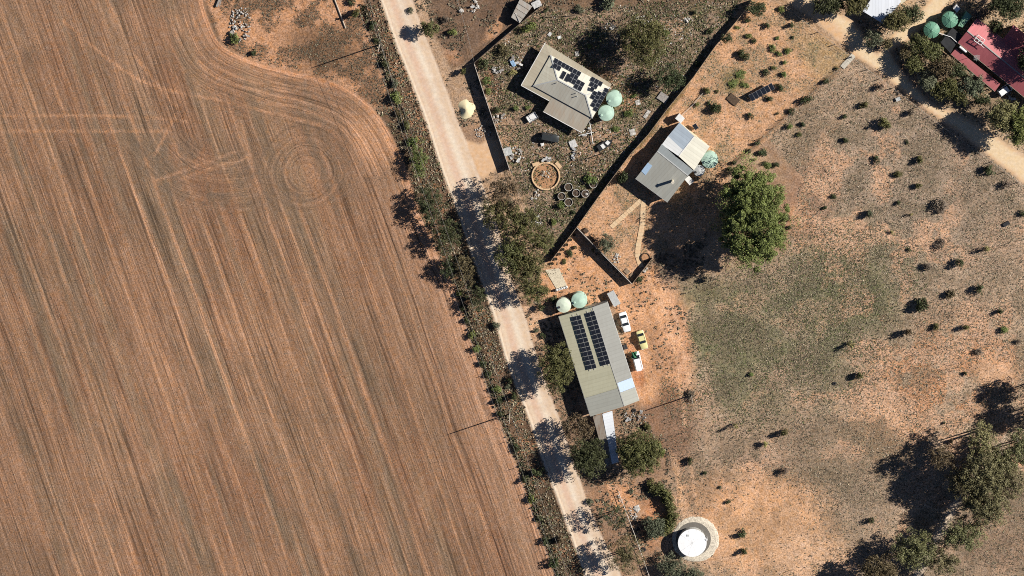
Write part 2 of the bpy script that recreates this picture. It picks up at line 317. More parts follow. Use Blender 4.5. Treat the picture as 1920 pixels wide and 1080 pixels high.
# track, drive and road surfaces
lay(P(238,208,166), smoothstep(-3, 6, tsd)); lay(P(222,172,128), smoothstep(-2, 4, tsd)*smoothstep(10, 0, tsd)*0.6); lay(P(226,176,130), (smoothstep(0, 6, tsd)*blob(1540,45,90,22,38))*0.7)
lay(P(226,184,142), smoothstep(-3, 5, dsd))
dl = dist_line(road_l, U, V); dr = dist_line(road_r, U, V); rw = smoothstep(-1.5, 2.0, rsd)
rr = dl/(dl+dr+1e-6)
lay(ROAD, rw); lay(P(228,190,160), rw*np.exp(-((rr-0.38)/0.13)**2)*0.9); lay(P(242,222,194), rw*np.exp(-((rr-0.62)/0.09)**2)*0.9); lay(P(214,182,152), rw*smoothstep(.52,.66,n2)*.35); lay(P(240,214,180), rw*np.exp(-((rr-0.22)/0.05)**2)*0.5); lay(P(222,188,150), rw*np.exp(-((rr-0.85)/0.08)**2)*0.5)
lay(P(240,222,192), rw*np.exp(-((dl-3)/1.6)**2)*0.8); lay(P(176,150,122), rw*np.exp(-((dl-7)/1.6)**2)*0.5)
# the sown field
F0 = P(150,113,86)
fm = smoothstep(-2, 3, fsd)
u0 = U - 0.35*(V-600) + (fbm(X, Y, 60, 71, 2)-0.5)*16
lay(F0, fm)
u0m = u0/S*0.944
def band(scale, seed, lo, hi): return smoothstep(lo, hi, vnoise(u0, V*0.06, scale, seed)*0.75+fbm(X, Y, 9, seed+5, 3)*0.25)
lay(P(134,112,88), fm*band(30, 81, 0.50, 0.70)*0.6); lay(P(148,106,78), fm*band(22, 83, 0.52, 0.72)*0.55); lay(P(118,102,82), fm*band(13, 85, 0.60, 0.78)*0.5); lay(P(176,134,100), fm*band(34, 87, 0.55, 0.8)*0.4); lay(P(128,106,84), fm*smoothstep(0.5,0.66,n1)*0.35); lay(P(168,128,98), fm*smoothstep(0.52,0.68,fbm(X,Y,20,64,4))*0.4)
head = np.exp(-np.maximum(fsd-70, 0)/25.0)
head = np.where(V < 330, np.clip(1-(fsd-70)/45, 0, 1), np.clip(1-(fsd-34)/20, 0, 1)); head = head*smoothstep(-30, 70, V+ (U-330)*0.9)
cw = (fbm(X, Y, 12, 77, 3)-0.5)*34
c1 = np.hypot(U-567+cw, (V-322)*0.96)+cw*0.6; c2 = np.hypot((U-430)*0.9, V-190)+cw*0.5
loop = smoothstep(80, 105, c2)*(1-smoothstep(190, 220, c2))*smoothstep(235, 275, V)*smoothstep(-20, 30, c1-95)
w3 = np.maximum((1-smoothstep(50, 100, c1))*0.6, loop*0.6); u3 = np.where(c1 < 96, c1, c2)/S
sw3 = np.exp(-((V-330-(U-400)*0.12)/75)**2)*np.exp(-((U-410)/130)**2)                   # sweep of curved rows between the turning circles
stripes = [-60,-20,20,55,94,147,178,207,255,283,336,380,408,444,487,520,570,601,632,712,770,826]
rs = random.Random(4); sm = np.zeros(X.shape)
for s_ in stripes: sm = np.maximum(sm, np.exp(-((u0-s_+(vnoise(U, V, 40, s_+200)-0.5)*4)/rs.uniform(2.2, 3.8))**2)*rs.uniform(0.6, 1.0))
lay(P(188,140,104), fm*sm*np.clip(1-head*0.9-w3*0.35, 0, 1)*(0.5+0.5*smoothstep(0.35,0.6,n4)))
hs_ = np.zeros(X.shape)
for s_ in (4, 13, 24, 37, 52, 66, 84): hs_ = np.maximum(hs_, np.exp(-((fsd-s_)/3.2)**2))
lay(P(194,144,108), fm*hs_*head*0.5*smoothstep(0.3,0.55,n2)); lay(P(216,156,114), fm*np.exp(-(fsd/9)**2)*0.8)
lay(P(206,152,112), fm*blob(700,260,45,70,-35)*0.6); lay(P(190,146,114), fm*np.clip(1-fsd/75, 0, 1)*smoothstep(300, 420, V)*0.6)
for r0 in (24, 31, 40, 52, 64, 80): lay(P(122,98,78), fm*np.exp(-((c1-r0)/2.0)**2)*0.6*smoothstep(0.40,0.6,n1+0.12*np.cos(np.arctan2(V-322,U-567)-r0)))
for r0 in (20, 35, 58): lay(P(198,146,110), fm*np.exp(-((c1-r0)/3)**2)*0.15*(0.4+n2))
lay(P(124,106,86), fm*loop*smoothstep(0.42, 0.6, n2)*0.45)
for pts, a in (([(-40,217),(180,217),(300,222),(350,228)], 0.36), ([(-40,245),(200,246),(320,246)], 0.32), ([(335,290),(400,318),(470,290)], 0.35), ([(290,340),(400,300),(440,285)], 0.4), ([(330,215),(290,290)], 0.4), ([(120,40),(260,150),(420,190),(600,235)], 0.45), ([(340,335),(440,300)], 0.35), ([(440,180),(475,320)], 0.4), ([(200,0),(250,100),(330,200)], 0.4)):
    lay(P(206,152,112), fm*np.clip(1-dist_line(catmull(pts), U, V)/4.5, 0, 1)**0.8*a*(0.4+1.2*smoothstep(.35,.6,n2)))
lay(P(132,106,84), fm*sw3*smoothstep(0.45, 0.6, n2)*0.6)
# relief
Z = (n3-0.5)*0.06 + (n2-0.5)*0.08
Z = Z*(1-rw)*(1-smoothstep(0, 5, tsd)) + np.exp(-((dl-3)/2.5)**2)*0.14*(rsd > -4)
Z -= 0.02

gm = {'ground': ground_mat('ground_soil', 'ground'), 'field': ground_mat('sown_field_soil', 'field'), 'dirt_road': ground_mat('graded_road', 'road'), 'farm_track': ground_mat('track_dust', 'road')}
nx, ny = X.shape
def cellavg(a): return (a[:-1,:-1]+a[1:,:-1]+a[:-1,1:]+a[1:,1:])/4
cf, cr, cd, ctr = cellavg(fsd), cellavg(rsd), cellavg(dsd), cellavg(tsd)
cls = np.zeros((nx-1, ny-1), int); cls[cf > 0] = 1; cls[ctr > 0] = 3; cls[(cr > 0)|(cd > 0)] = 2
idx = np.arange(nx*ny).reshape(nx, ny)
quads = np.stack([idx[:-1,:-1], idx[1:,:-1], idx[1:,1:], idx[:-1,1:]], -1)
def np_mesh(name, verts, faces, m, attrs=(), smooth=False, mats=None, mi=None):
    me = bpy.data.meshes.new(name); k = faces.shape[1]
    me.vertices.add(len(verts)); me.vertices.foreach_set('co', np.ascontiguousarray(verts, np.float32).ravel())
    me.loops.add(faces.size); me.loops.foreach_set('vertex_index', np.ascontiguousarray(faces, np.int32).ravel())
    me.polygons.add(len(faces)); me.polygons.foreach_set('loop_start', np.arange(0, faces.size, k, dtype=np.int32))
    me.update(calc_edges=True); me.validate()
    for mm in (mats or [m]): me.materials.append(mm)
    if mi is not None: me.polygons.foreach_set('material_index', np.ascontiguousarray(mi, np.int32))
    for nm, typ, arr in attrs:
        a = me.attributes.new(nm, typ, 'POINT')
        a.data.foreach_set({'FLOAT_COLOR': 'color', 'FLOAT_VECTOR': 'vector', 'FLOAT': 'value'}[typ], np.ascontiguousarray(arr, np.float32).ravel())
    if smooth: me.polygons.foreach_set('use_smooth', np.ones(len(faces), bool))
    return me
PV = np.stack([X, Y, Z], -1).reshape(-1, 3); cover = np.clip(np.maximum.reduce([pad*(0.5+0.5*smoothstep(.4,.6,n2)), y1, y2*0.5, verge, tri*0.8])*(1-np.clip(blob(1420,985,150,110)+blob(1272,640,26,130,-8)+blob(1870,700,50,30), 0, 1)*0.75), 0, 1)
SC = np.concatenate([soil, cover[..., None]], -1).reshape(-1, 4)
ROWS = np.stack([u0m, fsd/S, u3], -1).reshape(-1, 3); RW = np.stack([head, np.maximum(w3, sw3*0.0), np.zeros_like(head)], -1).reshape(-1, 3)
for k, nm in enumerate(('ground', 'field', 'dirt_road', 'farm_track')):
    q = quads[cls == k]; us, inv = np.unique(q, return_inverse=True)
    at_ = [('soil', 'FLOAT_COLOR', SC[us])]
    if nm == 'field': at_ += [('rows', 'FLOAT_VECTOR', ROWS[us]), ('rweight', 'FLOAT_VECTOR', RW[us])]
    o = bpy.data.objects.new(nm, np_mesh(nm, PV[us], inv.reshape(-1, 4), gm[nm], at_, True)); C.objects.link(o); tag(o, kind='structure')
# land beyond the survey frame, out to the horizon
x0, x1, y0_, y1_ = gx[0], gx[-1], gy[0], gy[-1]; B = 5000
vs = np.array([(x0,y0_,-.06),(x1,y0_,-.06),(x1,y1_,-.06),(x0,y1_,-.06),(-B,-B,-.06),(B,-B,-.06),(B,B,-.06),(-B,B,-.06)])
o = bpy.data.objects.new('outer_ground', np_mesh('outer_ground', vs, np.array([(4,5,1,0),(5,6,2,1),(6,7,3,2),(7,4,0,3)]), gm['ground'], [('soil', 'FLOAT_COLOR', np.tile(np.array([*P(176,138,106), 1]), (8, 1)))])); C.objects.link(o); tag(o, kind='structure')
#@@PART2
# ------------------------------------------------------------------ materials for built things
M.update(
 white=mat('white_sheet', (0.60,0.60,0.59), 0.5, var=0.10, scale=1.2), cream=mat('cream_wall', P(226,210,176), 0.8, var=0.08), wall_grey=mat('grey_wall', (0.33,0.33,0.31), 0.7, var=0.1),
 galv=mat('galvanised_metal', (0.50,0.51,0.50), 0.45, 0.3, var=0.12), dark=mat('dark_metal', (0.03,0.03,0.033), 0.5, var=0.2), black=mat('black_rubber', (0.018,0.018,0.02), 0.8, var=0.2),
 cell=mat('solar_cell', (0.012,0.014,0.020), 0.22, var=0.2, spec=0.5), alu=mat('aluminium_frame', (0.45,0.46,0.48), 0.4, 0.4, var=0.05),
 tank=mat('pale_green_tank', P(188,214,190), 0.6, var=0.16, scale=0.9), tankw=mat('cream_tank', P(218,226,200), 0.6, var=0.10, scale=1.5), tankd=mat('dark_green_tank', P(108,156,128), 0.55, var=0.08),
 conc=mat('concrete', P(214,203,182), 0.9, var=0.12, bump=0.02), concd=mat('dark_concrete', P(120,114,104), 0.9, var=0.12), stone=mat('pale_stone', P(198,190,178), 0.9, var=0.4, scale=1.5), stoneg=mat('grey_stone', P(160,152,142), 0.9, var=0.3),
 wood=mat('weathered_timber', P(150,128,104), 0.9, var=0.25, scale=5), woodd=mat('dark_timber', P(86,70,56), 0.9, var=0.3, scale=5), post=mat('old_post', P(190,172,150), 0.9, var=0.2), path=mat('sandstone_paving', P(228,190,146), 0.9, var=0.14, scale=2),
 bark=mat('grey_bark', (0.20,0.17,0.14), 0.9, var=0.3, scale=4), barkp=mat('pale_bark', (0.36,0.32,0.27), 0.9, var=0.3, scale=4), glass=mat('window_glass', (0.02,0.024,0.03), 0.12, var=0.1, spec=0.6),
 paintw=mat('white_paint', (0.72,0.74,0.76), 0.3, var=0.03, spec=0.5), painty=mat('pale_yellow_paint', P(238,226,158), 0.3, var=0.03, spec=0.5), paintd=mat('charcoal_paint', (0.03,0.034,0.036), 0.35, var=0.1, spec=0.5), paintg=mat('green_canvas', (0.02,0.10,0.05), 0.7),
 red_light=mat('tail_light', (0.35,0.02,0.02), 0.3), lamp=mat('headlight', (0.6,0.62,0.62), 0.2), sand=mat('cream_sand', P(240,222,176), 0.95, var=0.08, scale=2), fence_s=mat('steel_fence', P(176,150,122), 0.6, var=0.08), fence_d=mat('dark_steel_fence', P(110,98,86), 0.6, var=0.1),
 fence_w=mat('pale_fence', P(224,212,196), 0.7, var=0.1), wire=mat('fence_wire', (0.35,0.33,0.30), 0.5, 0.5), tarp=mat('white_tarp', P(208,204,196), 0.7, var=0.22), blue=mat('blue_tarp', P(150,180,205), 0.7, var=0.12), soilbed=mat('garden_bed_soil', P(190,142,102), 0.95, var=0.2, scale=3, bump=0.05), compost=mat('compost_soil', P(92,74,58), 0.95, var=0.3, bump=0.06))
LEAF = dict(olive=leaf_mat('olive_leaves', (0.092,0.092,0.032)), dark=leaf_mat('dark_leaves', (0.048,0.058,0.024)), brown=leaf_mat('brown_olive_leaves', (0.105,0.083,0.042)), green=leaf_mat('fresh_leaves', (0.115,0.142,0.042)),
 grey=leaf_mat('grey_green_leaves', (0.098,0.108,0.066)), yellow=leaf_mat('yellow_leaves', (0.22,0.21,0.075)), dry=leaf_mat('dry_twigs', (0.125,0.10,0.075)), creek=leaf_mat('creek_gum_leaves', (0.135,0.130,0.060)), lime=leaf_mat('bright_crown_leaves', (0.132,0.152,0.044)), pale=leaf_mat('pale_leaves', (0.165,0.158,0.068)))

# ------------------------------------------------------------------ plants
def leaf_cloud(rng, cen, rad, n, size, squash=0.8, shell=0.55, up=0.35):
    """n leaf quads per clump, spread through every clump's volume"""
    k = len(cen); d = rng.normal(size=(k, n, 3)); d /= np.linalg.norm(d, axis=-1, keepdims=True)
    r = shell + (1-shell)*rng.random((k, n, 1)); r *= np.where(rng.random((k, n, 1)) < 0.15, 1.18, 1.0)
    p = np.asarray(cen)[:, None, :] + d*r*np.asarray(rad)[:, None, None]*np.array([1, 1, squash]); p = p.reshape(-1, 3)
    nn = d.reshape(-1, 3)*0.7 + rng.normal(size=(len(p), 3))*0.55 + np.array([0, 0, up]); nn /= np.linalg.norm(nn, axis=1, keepdims=True)
    a = np.cross(nn, rng.normal(size=(len(p), 3))); a /= np.linalg.norm(a, axis=1, keepdims=True)+1e-9; b = np.cross(nn, a)
    s = size*(0.6+0.8*rng.random((len(p), 1))); w = s*0.55
    v = np.stack([p-a*s*0.5, p+b*w*0.5, p+a*s*0.5, p-b*w*0.5], 1).reshape(-1, 3)
    f = np.arange(len(v)).reshape(-1, 4)
    ct_ = rng.random(k)
    tone = np.repeat(np.clip(np.repeat(ct_, n)*0.55+rng.random(len(p))*0.45, 0, 1), 4)
    return v, f, tone
def foliage(name, v, f, tone, m, parent=None):
    v = v.copy(); v[:, 2] = np.maximum(v[:, 2], 0.02)
    o = bpy.data.objects.new(name, np_mesh(name, v, f, m, [('tone', 'FLOAT', tone)])); C.objects.link(o); o.parent = parent; return o
def lobed_crown(rng, RX, RY, RZ, lobes, r_l, sub, r_s):
    cen = []; rad = []
    for i in range(lobes):
        k = i+0.5; ph = math.acos(1-1.35*k/lobes); th = math.pi*(1+5**0.5)*k; d = np.array([math.cos(th)*math.sin(ph), math.sin(th)*math.sin(ph), math.cos(ph)])
        c = d*np.array([RX, RY, RZ])*(0.62+0.32*rng.random()); r = r_l*(0.6+0.8*rng.random())
        q = rng.normal(size=(sub, 3)); q /= np.linalg.norm(q, axis=1, keepdims=True); q[:, 2] = np.abs(q[:, 2])*0.9-0.1
        for v in q: cen.append(c+v*r*0.8+d*0.2); rad.append(r_s*(0.7+0.6*rng.random()))
    for i in range(220): cen.append(rng.normal(size=3)*np.array([RX, RY, RZ])*0.40); rad.append(1.9)  # inner leaf clumps added to block light and keep the shadow solid
    return np.array(cen), np.array(rad)
def tree(px, py, rx, ry, h, leaf, label, seed, name='gum_tree', dens=1.0, cl=1.15, leafn=70, leafs=0.36, depth=None, bark='bark', lean=(0, 0), bare=0.0, stems=1, group=None, rot=0.0, lobed=None):
    rng = np.random.default_rng(seed); rm = random.Random(seed)
    RX, RY = rx/S, ry/S; RZ = depth or max(1.2, min(h*0.36, (RX+RY)*0.45)); zc = h-RZ
    c = at(px, py, zc); base = Vector((c.x+lean[0], c.y+lean[1], 0))
    t = thing(name, label, 'tree', base, group)
    n = max(5, int(dens*RX*RY*RZ**0.5*1.7/cl**2))
    d = rng.normal(size=(n, 3)); d /= np.linalg.norm(d, axis=1, keepdims=True); d[:, 2] = np.where(d[:, 2] < -0.3, -d[:, 2], d[:, 2])
    r = rng.random((n, 1))**0.45*(0.80+0.28*rng.random((n, 1)))
    q = d*r*np.array([RX, RY, RZ]); a = math.radians(rot)
    q[:, :2] = q[:, :2] @ np.array([[math.cos(a), math.sin(a)], [-math.sin(a), math.cos(a)]])
    cen = q + np.array([c.x-base.x, c.y-base.y, zc]); rad = cl*(0.6+0.65*rng.random(n)); rad = np.minimum(rad, np.maximum(0.45, min(RX, RY)*0.6))
    if lobed:
        q, rad = lobed_crown(rng, RX, RY, RZ, *lobed); n = len(q); q[:, :2] = q[:, :2] @ np.array([[math.cos(a), math.sin(a)], [-math.sin(a), math.cos(a)]]); cen = q + np.array([c.x-base.x, c.y-base.y, zc])
    leafy = rng.random(n) >= bare
    v, f, tone = leaf_cloud(rng, cen[leafy], rad[leafy], leafn, leafs)
    foliage('crown', v, f, tone, LEAF[leaf], t)
    trs = []; lb = MB(); r0 = 0.10+h*0.022; forks = []
    for s in range(stems):
        tr = MB(); trs.append(tr)
        o = Vector((rm.uniform(-.5, .5)*(stems > 1)*1.2, rm.uniform(-.5, .5)*(stems > 1)*1.2, 0)); top = Vector(((c.x-base.x)*0.6, (c.y-base.y)*0.6, zc-RZ*0.45)) + o*1.6
        p = o + Vector((0, 0, -0.1)); 
        for k in range(3):
            q_ = o.lerp(top, (k+1)/3)+Vector((rm.uniform(-.15, .15), rm.uniform(-.15, .15), 0)); tr.tube(p, q_, r0*(1-k*0.2)/stems**0.5, r0*(0.8-k*0.2)/stems**0.5, 7); p = q_; forks.append((q_, r0*(0.8-k*0.2)/stems**0.5))
    for i in rng.permutation(n)[:min(n, 34)]:
        e = Vector(cen[i]); fk, fr = forks[rm.choice([-1, -1, -2]) if stems == 1 else rm.choice([3*j+2 for j in range(stems)])]
        mid = fk.lerp(e, 0.5)+Vector((rm.uniform(-.4, .4), rm.uniform(-.4, .4), rm.uniform(0, .5)))
        lb.tube(fk, mid, fr*0.5, fr*0.3, 5); lb.tube(mid, e, fr*0.3, 0.02, 4)
        if rm.random() < 0.4+bare:
            for _ in range(2): lb.tube(mid.lerp(e, rm.uniform(.2, .8)), e+Vector((rm.uniform(-1, 1), rm.uniform(-1, 1), rm.uniform(-.3, .7))), fr*0.16, 0.012, 4)
    lb.v = [tuple(Vector(x)+base) for x in lb.v]
    for tr in trs: tr.v = [tuple(Vector(x)+base) for x in tr.v]; tr.build('trunk', M[bark], t)
    lb.build('branches', M[bark], t)
    return t
# shared small shrub shapes: (foliage, stems) per look, unit radius
SHR = {}
def shrub_mesh(look, var):
    key = (look, var)
    if key in SHR: return SHR[key]
    rng = np.random.default_rng(hash((len(look), ord(look[0]), var)) % 9999); rm = random.Random(var*7+len(look))
    spec = dict(round=('dark', 16, .38, 60, .20, .75), dark=('dark', 11, .42, 46, .22, .8), olive=('olive', 12, .40, 44, .22, .8), green=('green', 12, .40, 50, .20, .7), yellow=('yellow', 8, .42, 30, .24, .9), sparse=('dry', 24, .30, 22, .17, .6), grey=('grey', 14, .40, 46, .20, .8), hedge=('olive', 14, .40, 60, .20, .8), brown=('brown', 13, .38, 34, .22, .7))[look]
    n = spec[1]; d = rng.normal(size=(n, 3)); d /= np.linalg.norm(d, axis=1, keepdims=True); d[:, 2] = abs(d[:, 2])
    cen = d*(0.30+0.50*rng.random((n, 1)))*np.array([rng.uniform(.8,1.2), rng.uniform(.7,1.1), spec[5]]) + np.array([0, 0, 0.35])
    v, f, tone = leaf_cloud(rng, cen, np.full(n, spec[2]), spec[3], spec[4]); v[:, 2] = np.maximum(v[:, 2], 0.02)
    sb = MB()
    for c in cen[:10 if look == 'sparse' else 6]: sb.tube((rm.uniform(-.06, .06), rm.uniform(-.06, .06), -0.05), c, 0.035, 0.012, 4)
    sv = np.array(sb.v); me = np_mesh('foliage', v, f, LEAF[spec[0]], [('tone', 'FLOAT', tone)])
    SHR[key] = (me, sb.mesh('stems', M['bark'])); return SHR[key]
ORD = 'first second third fourth fifth sixth seventh eighth ninth tenth eleventh twelfth thirteenth fourteenth fifteenth sixteenth seventeenth eighteenth nineteenth twentieth'.split()
LOOK = dict(round='dense dark rounded', dark='small dark green', olive='olive green', green='bright green', yellow='yellowish', sparse='bare twiggy grey', grey='grey green', hedge='leafy green', brown='brownish')
def shrubs(rows, where, group, order='top'):
    """rows: (px, py, radius px, look, height factor)"""
    by = {}
    for r in rows: by.setdefault(r[3], []).append(r)
    k = 0
    for look, rs_ in by.items():
        rs_.sort(key=lambda r: r[1] if order == 'top' else r[0]); n = len(rs_)
        for i, (px, py, r, lk, hf) in enumerate(rs_):
            pos = 'only' if n == 1 else (f'{ORD[i]} from the {order}' if i < n-1 or i == 0 else ('lowest' if order == 'top' else 'rightmost'))
            if n == 1: lab = f'{LOOK[lk]} shrub, the only one of its look {where}'
            else: lab = f'{LOOK[lk]} shrub {where}, {pos} of {n} such'
            R = r/S; fo, stm = shrub_mesh(lk, k % 5); k += 1
            p = at(px, py, R*hf*0.6)
            o = thing('shrub', lab, 'shrub', (p.x, p.y, 0), group); rz = (px*1.7+py) % 6.28; vr = random.Random(int(px*31+py)); sx, sy = R*vr.uniform(.72,1.2), R*vr.uniform(.72,1.2); hf *= vr.uniform(.8,1.2)
            a = inst('foliage', fo, o, p.xy.to_3d(), rz, (sx, sy, R*hf)); b = inst('stems', stm, o, p.xy.to_3d(), rz, (sx, sy, R*hf))
#@@TUFTS
# low plants: tussocks, dry grass and weeds that nobody could count
def tufts(name, label, cat, bbox, dens, cols, size, hgt, mask, seed, blades=4):
    rng = np.random.default_rng(seed); (ax, ay, bx, by) = bbox
    p0, p1 = at(ax, ay), at(bx, by); area = abs((p1.x-p0.x)*(p1.y-p0.y)); n = int(area*dens)
    x = rng.uniform(min(p0.x, p1.x), max(p0.x, p1.x), n); y = rng.uniform(min(p0.y, p1.y), max(p0.y, p1.y), n)
    i = np.clip(((x-gx[0])/G).astype(int), 0, nx-1); j = np.clip(((y-gy[0])/G).astype(int), 0, ny-1)
    ok = rng.random(n) < mask[i, j]; x, y, i, j = x[ok], y[ok], i[ok], j[ok]; n = len(x)
    s = size*(0.5+rng.random(n)**2*1.2); a0 = rng.uniform(0, 6.28, (n, blades)); 
    dirx, diry = np.cos(a0), np.sin(a0); el = rng.uniform(0.15, 0.9, (n, blades)); L = s[:, None]*(0.7+0.6*rng.random((n, blades)))
    base = np.stack([x, y, Z[i, j]], -1)[:, None, :]
    tip = base + np.stack([dirx*L*np.cos(el), diry*L*np.cos(el), np.full_like(L, 0.03)+hgt*L/size*np.sin(el)], -1)
    side = np.stack([-diry, dirx, np.zeros_like(L)], -1)*L[..., None]*0.38
    mid = (base*0.55+tip*0.45)+np.array([0, 0, hgt*0.25]); v = np.stack([base+mid*0, mid+side, tip, mid-side], 2).reshape(-1, 3)
    f = np.arange(len(v)).reshape(-1, 4); ci = rng.integers(0, len(cols), n); cc = np.array(cols)[ci]*(0.65+0.7*rng.random((n, 1)))
    col = np.repeat(np.concatenate([cc, np.ones((n, 1))], 1), blades*4, axis=0)
    o = bpy.data.objects.new(name, np_mesh(name, v, f, tuft_mat, [('soil', 'FLOAT_COLOR', col)])); C.objects.link(o); tag(o, label, cat, kind='stuff'); return n
tuft_mat, n_, l_, b_ = new_mat('dry_plants'); a_ = n_.new('ShaderNodeAttribute'); a_.attribute_name = 'soil'; l_.new(a_.outputs['Color'], b_.inputs['Base Color']); b_.inputs['Roughness'].default_value = 0.85; b_.inputs['Specular IOR Level'].default_value = 0.15
clear = (rsd < -1)&(dsd < -1)&(tsd < -2)&(fsd < -3)
cl_ = smoothstep(0.34, 0.62, n2)*0.75+smoothstep(0.4, 0.6, n3)*0.25
orange_bare = np.clip(blob(1420,985,150,110)+blob(1272,640,26,130,-8)+blob(1870,700,50,30)+blob(1185,650,40,80,-15), 0, 1)
inpad = (pad > 0.4)&clear
pad_m = np.clip(inpad*(0.25+0.75*cl_)*(1-orange_bare*0.85), 0, 1)
green_m = np.clip((blob(1450,640,230,160,-15)+blob(1590,520,150,120)*0.8)*inpad*(0.45+0.55*cl_)*(1-orange_bare), 0, 1)
DK = [(0.10,0.08,0.056), (0.12,0.10,0.066), (0.085,0.07,0.05), (0.16,0.13,0.095)]; GN = [(0.098,0.112,0.046), (0.082,0.098,0.038), (0.14,0.145,0.075), (0.20,0.185,0.12)]; PL = [(0.28,0.235,0.165), (0.33,0.27,0.19), (0.22,0.19,0.13)]
tufts('paddock_tussocks', 'dark low tussocks scattered over the dry paddock', 'tussocks', (1210, 90, 1940, 1100), 9, DK+PL[2:]+GN[3:], 0.17, 0.11, pad_m, 1, 3)
tufts('paddock_grass', 'greenish low grass covering the middle of the paddock', 'grass', (1220, 420, 1760, 860), 14, GN+PL[2:]+DK[:1], 0.18, 0.12, green_m, 2, 3)
tufts('paddock_dry_grass', 'pale dry grass in the paddock', 'grass', (1440, 100, 1940, 1000), 6, PL+[(0.36,0.30,0.23)], 0.15, 0.09, np.clip(inpad*(1-orange_bare)*0.8, 0, 1), 3, 3)
tufts('yard_weeds', 'brown and green weeds filling the cluttered house yard', 'weeds', (870, -10, 1400, 490), 14, DK+GN+GN[:2]+PL, 0.22, 0.22, np.clip(y1*clear*(0.35+0.65*cl_), 0, 1), 4)
tufts('garden_grass', 'sparse dry grass in the orange yard with ground solar panels', 'grass', (1080, -10, 1600, 530), 9, DK[3:]+PL+GN[2:], 0.16, 0.09, np.clip(y2*clear*(0.12+0.75*smoothstep(0.42, 0.62, n2)), 0, 1), 5)
tufts('verge_scrub', 'dark brown scrubby grass between the field and the dirt road', 'grass', (640, -20, 1120, 1100), 12, DK[1:]+[(0.19,0.13,0.09)]+GN[2:]+PL, 0.25, 0.24, np.clip(verge*clear*(0.30+0.7*smoothstep(0.36, 0.56, n2)), 0, 1), 6)
edge = np.clip(np.exp(-((-fsd-9)/7.5)**2)*(fsd < -1)*smoothstep(500, 560, V)*clear*(0.35+0.65*smoothstep(.36,.52,n2)) + np.exp(-(dist_line([(672,0),(700,60),(722,120),(738,175),(752,215),(775,290)], U, V)/6)**2)*clear*smoothstep(.36,.5,n2), 0, 1)
tufts('field_edge_scrub', 'tall dark green scrub in a strip along the field edge', 'scrub', (640, -20, 1120, 1100), 12, [(0.06,0.065,0.032), (0.10,0.085,0.058), (0.13,0.10,0.07), (0.11,0.11,0.065), (0.17,0.145,0.10)], 0.30, 0.55, edge, 16)
tufts('scattered_litter', 'small white bits of litter strewn over the junk yard', 'litter', (880, 0, 1400, 480), 1.8, [(0.5,0.49,0.47), (0.42,0.40,0.37), (0.36,0.33,0.29)], 0.20, 0.05, np.clip(y1*clear*(0.15+0.85*smoothstep(.5,.62,n1)), 0, 1), 17, 3)
tufts('field_corner_grass', 'brown dry grass on the bare corner above the field', 'grass', (380, -20, 740, 210), 12, DK+PL[2:], 0.17, 0.11, np.clip(tri*clear*smoothstep(0.40, 0.58, n2), 0, 1), 7)
tufts('roadside_grass', 'dry grass on the east side of the dirt road', 'grass', (760, -20, 1320, 1100), 5, DK+PL[2:], 0.30, 0.22, np.clip(((pad < .3)&(y1 < .3)&(y2 < .3)&(verge < .3)&(tri < .3)&clear)*smoothstep(0.42, 0.6, n2)*(1-gar*0.75), 0, 1), 8)
tufts('house_scrub', 'dry grass round the red roofed house', 'grass', (1590, -10, 1940, 330), 4, DK+PL, 0.30, 0.18, np.clip(((pad < .3)&(y2 < .3)&clear)*(0.2+0.6*cl_), 0, 1), 9)
tufts('stubble', 'grey brown crop stubble standing in rows over the field', 'stubble', (-30, -20, 1060, 1100), 7.0, [(0.13,0.10,0.075), (0.18,0.145,0.11), (0.27,0.22,0.165), (0.11,0.083,0.06)], 0.105, 0.06, np.clip((fsd > 6)*(1-sm*0.8)*(1-hs_*head*0.8)*smoothstep(0.35, 0.6, vnoise(u0, V*0.1, 5, 99))*0.9, 0, 1), 10, 2)

# ------------------------------------------------------------------ trees
tree(1409, 402, 58, 98, 14.7, 'lime', 'very large dense bright green tree beside the grey roofed house', 11, 'shade_tree', leafn=130, leafs=0.34, depth=6.8, rot=6, lean=(0.5, 1), lobed=(46, 2.25, 12, 0.78))
TG = 'roadside gum trees'
for a in ((945,362,44,46,8.0,'brown','thin brown gum by the driveway, topmost of the roadside row',0.9,0.35,3), (978,425,44,44,9,'olive','broad olive gum over the road beside the tyre planters',1.0,0.1,3), (990,500,40,46,9,'olive','dense olive gum at the lower corner of the junk yard fence',1.15,0.05,2), (1012,452,30,30,8,'olive','olive gum against the corner of the tall fence by the pots',1.0,0.1,2),
          (932,398,34,36,8,'olive','olive gum leaning over the road below the driveway',1.0,0.15,2), (958,482,36,36,9,'olive','olive gum overhanging the shaded road middle',1.1,0.1,2), (1000,545,26,24,6,'olive','low olive gum above the gravel strip',1.3,0.05,2), (1043,688,35,52,7,'olive','dense olive gum between the road and the solar shed',1.4,0.0,1), (1085,802,32,30,6.5,'brown','brownish thin gum at the lower end of the solar shed',1.2,0.1,2), (1102,856,36,44,8,'dark','dark dense gum between the road and the lean-to',1.5,0.0,1), (1198,850,44,48,8.5,'olive','green rounded gum on the paddock side of the lean-to',2.1,-.1,2),
          (1150,968,34,26,7,'dark','dark half bare gum above the pale fence line',0.8,0.45,2), (1172,1040,38,44,8,'brown','grey brown gum at the bottom edge beside the road',0.9,0.25,2)):
    tree(a[0], a[1], a[2], a[3], a[4], a[5], a[6], int(a[0]+a[1]), dens=a[7]*1.55, cl=0.78, leafn=50, leafs=0.30, bare=min(.6, a[8]+0.12), stems=a[9], group=TG)
tree(1208, 78, 44, 52, 9.5, 'olive', 'tall open gum with pale tips behind the hip roofed house', 31, dens=2.2, cl=0.9, leafn=54, leafs=0.32, bare=0.08, stems=3)
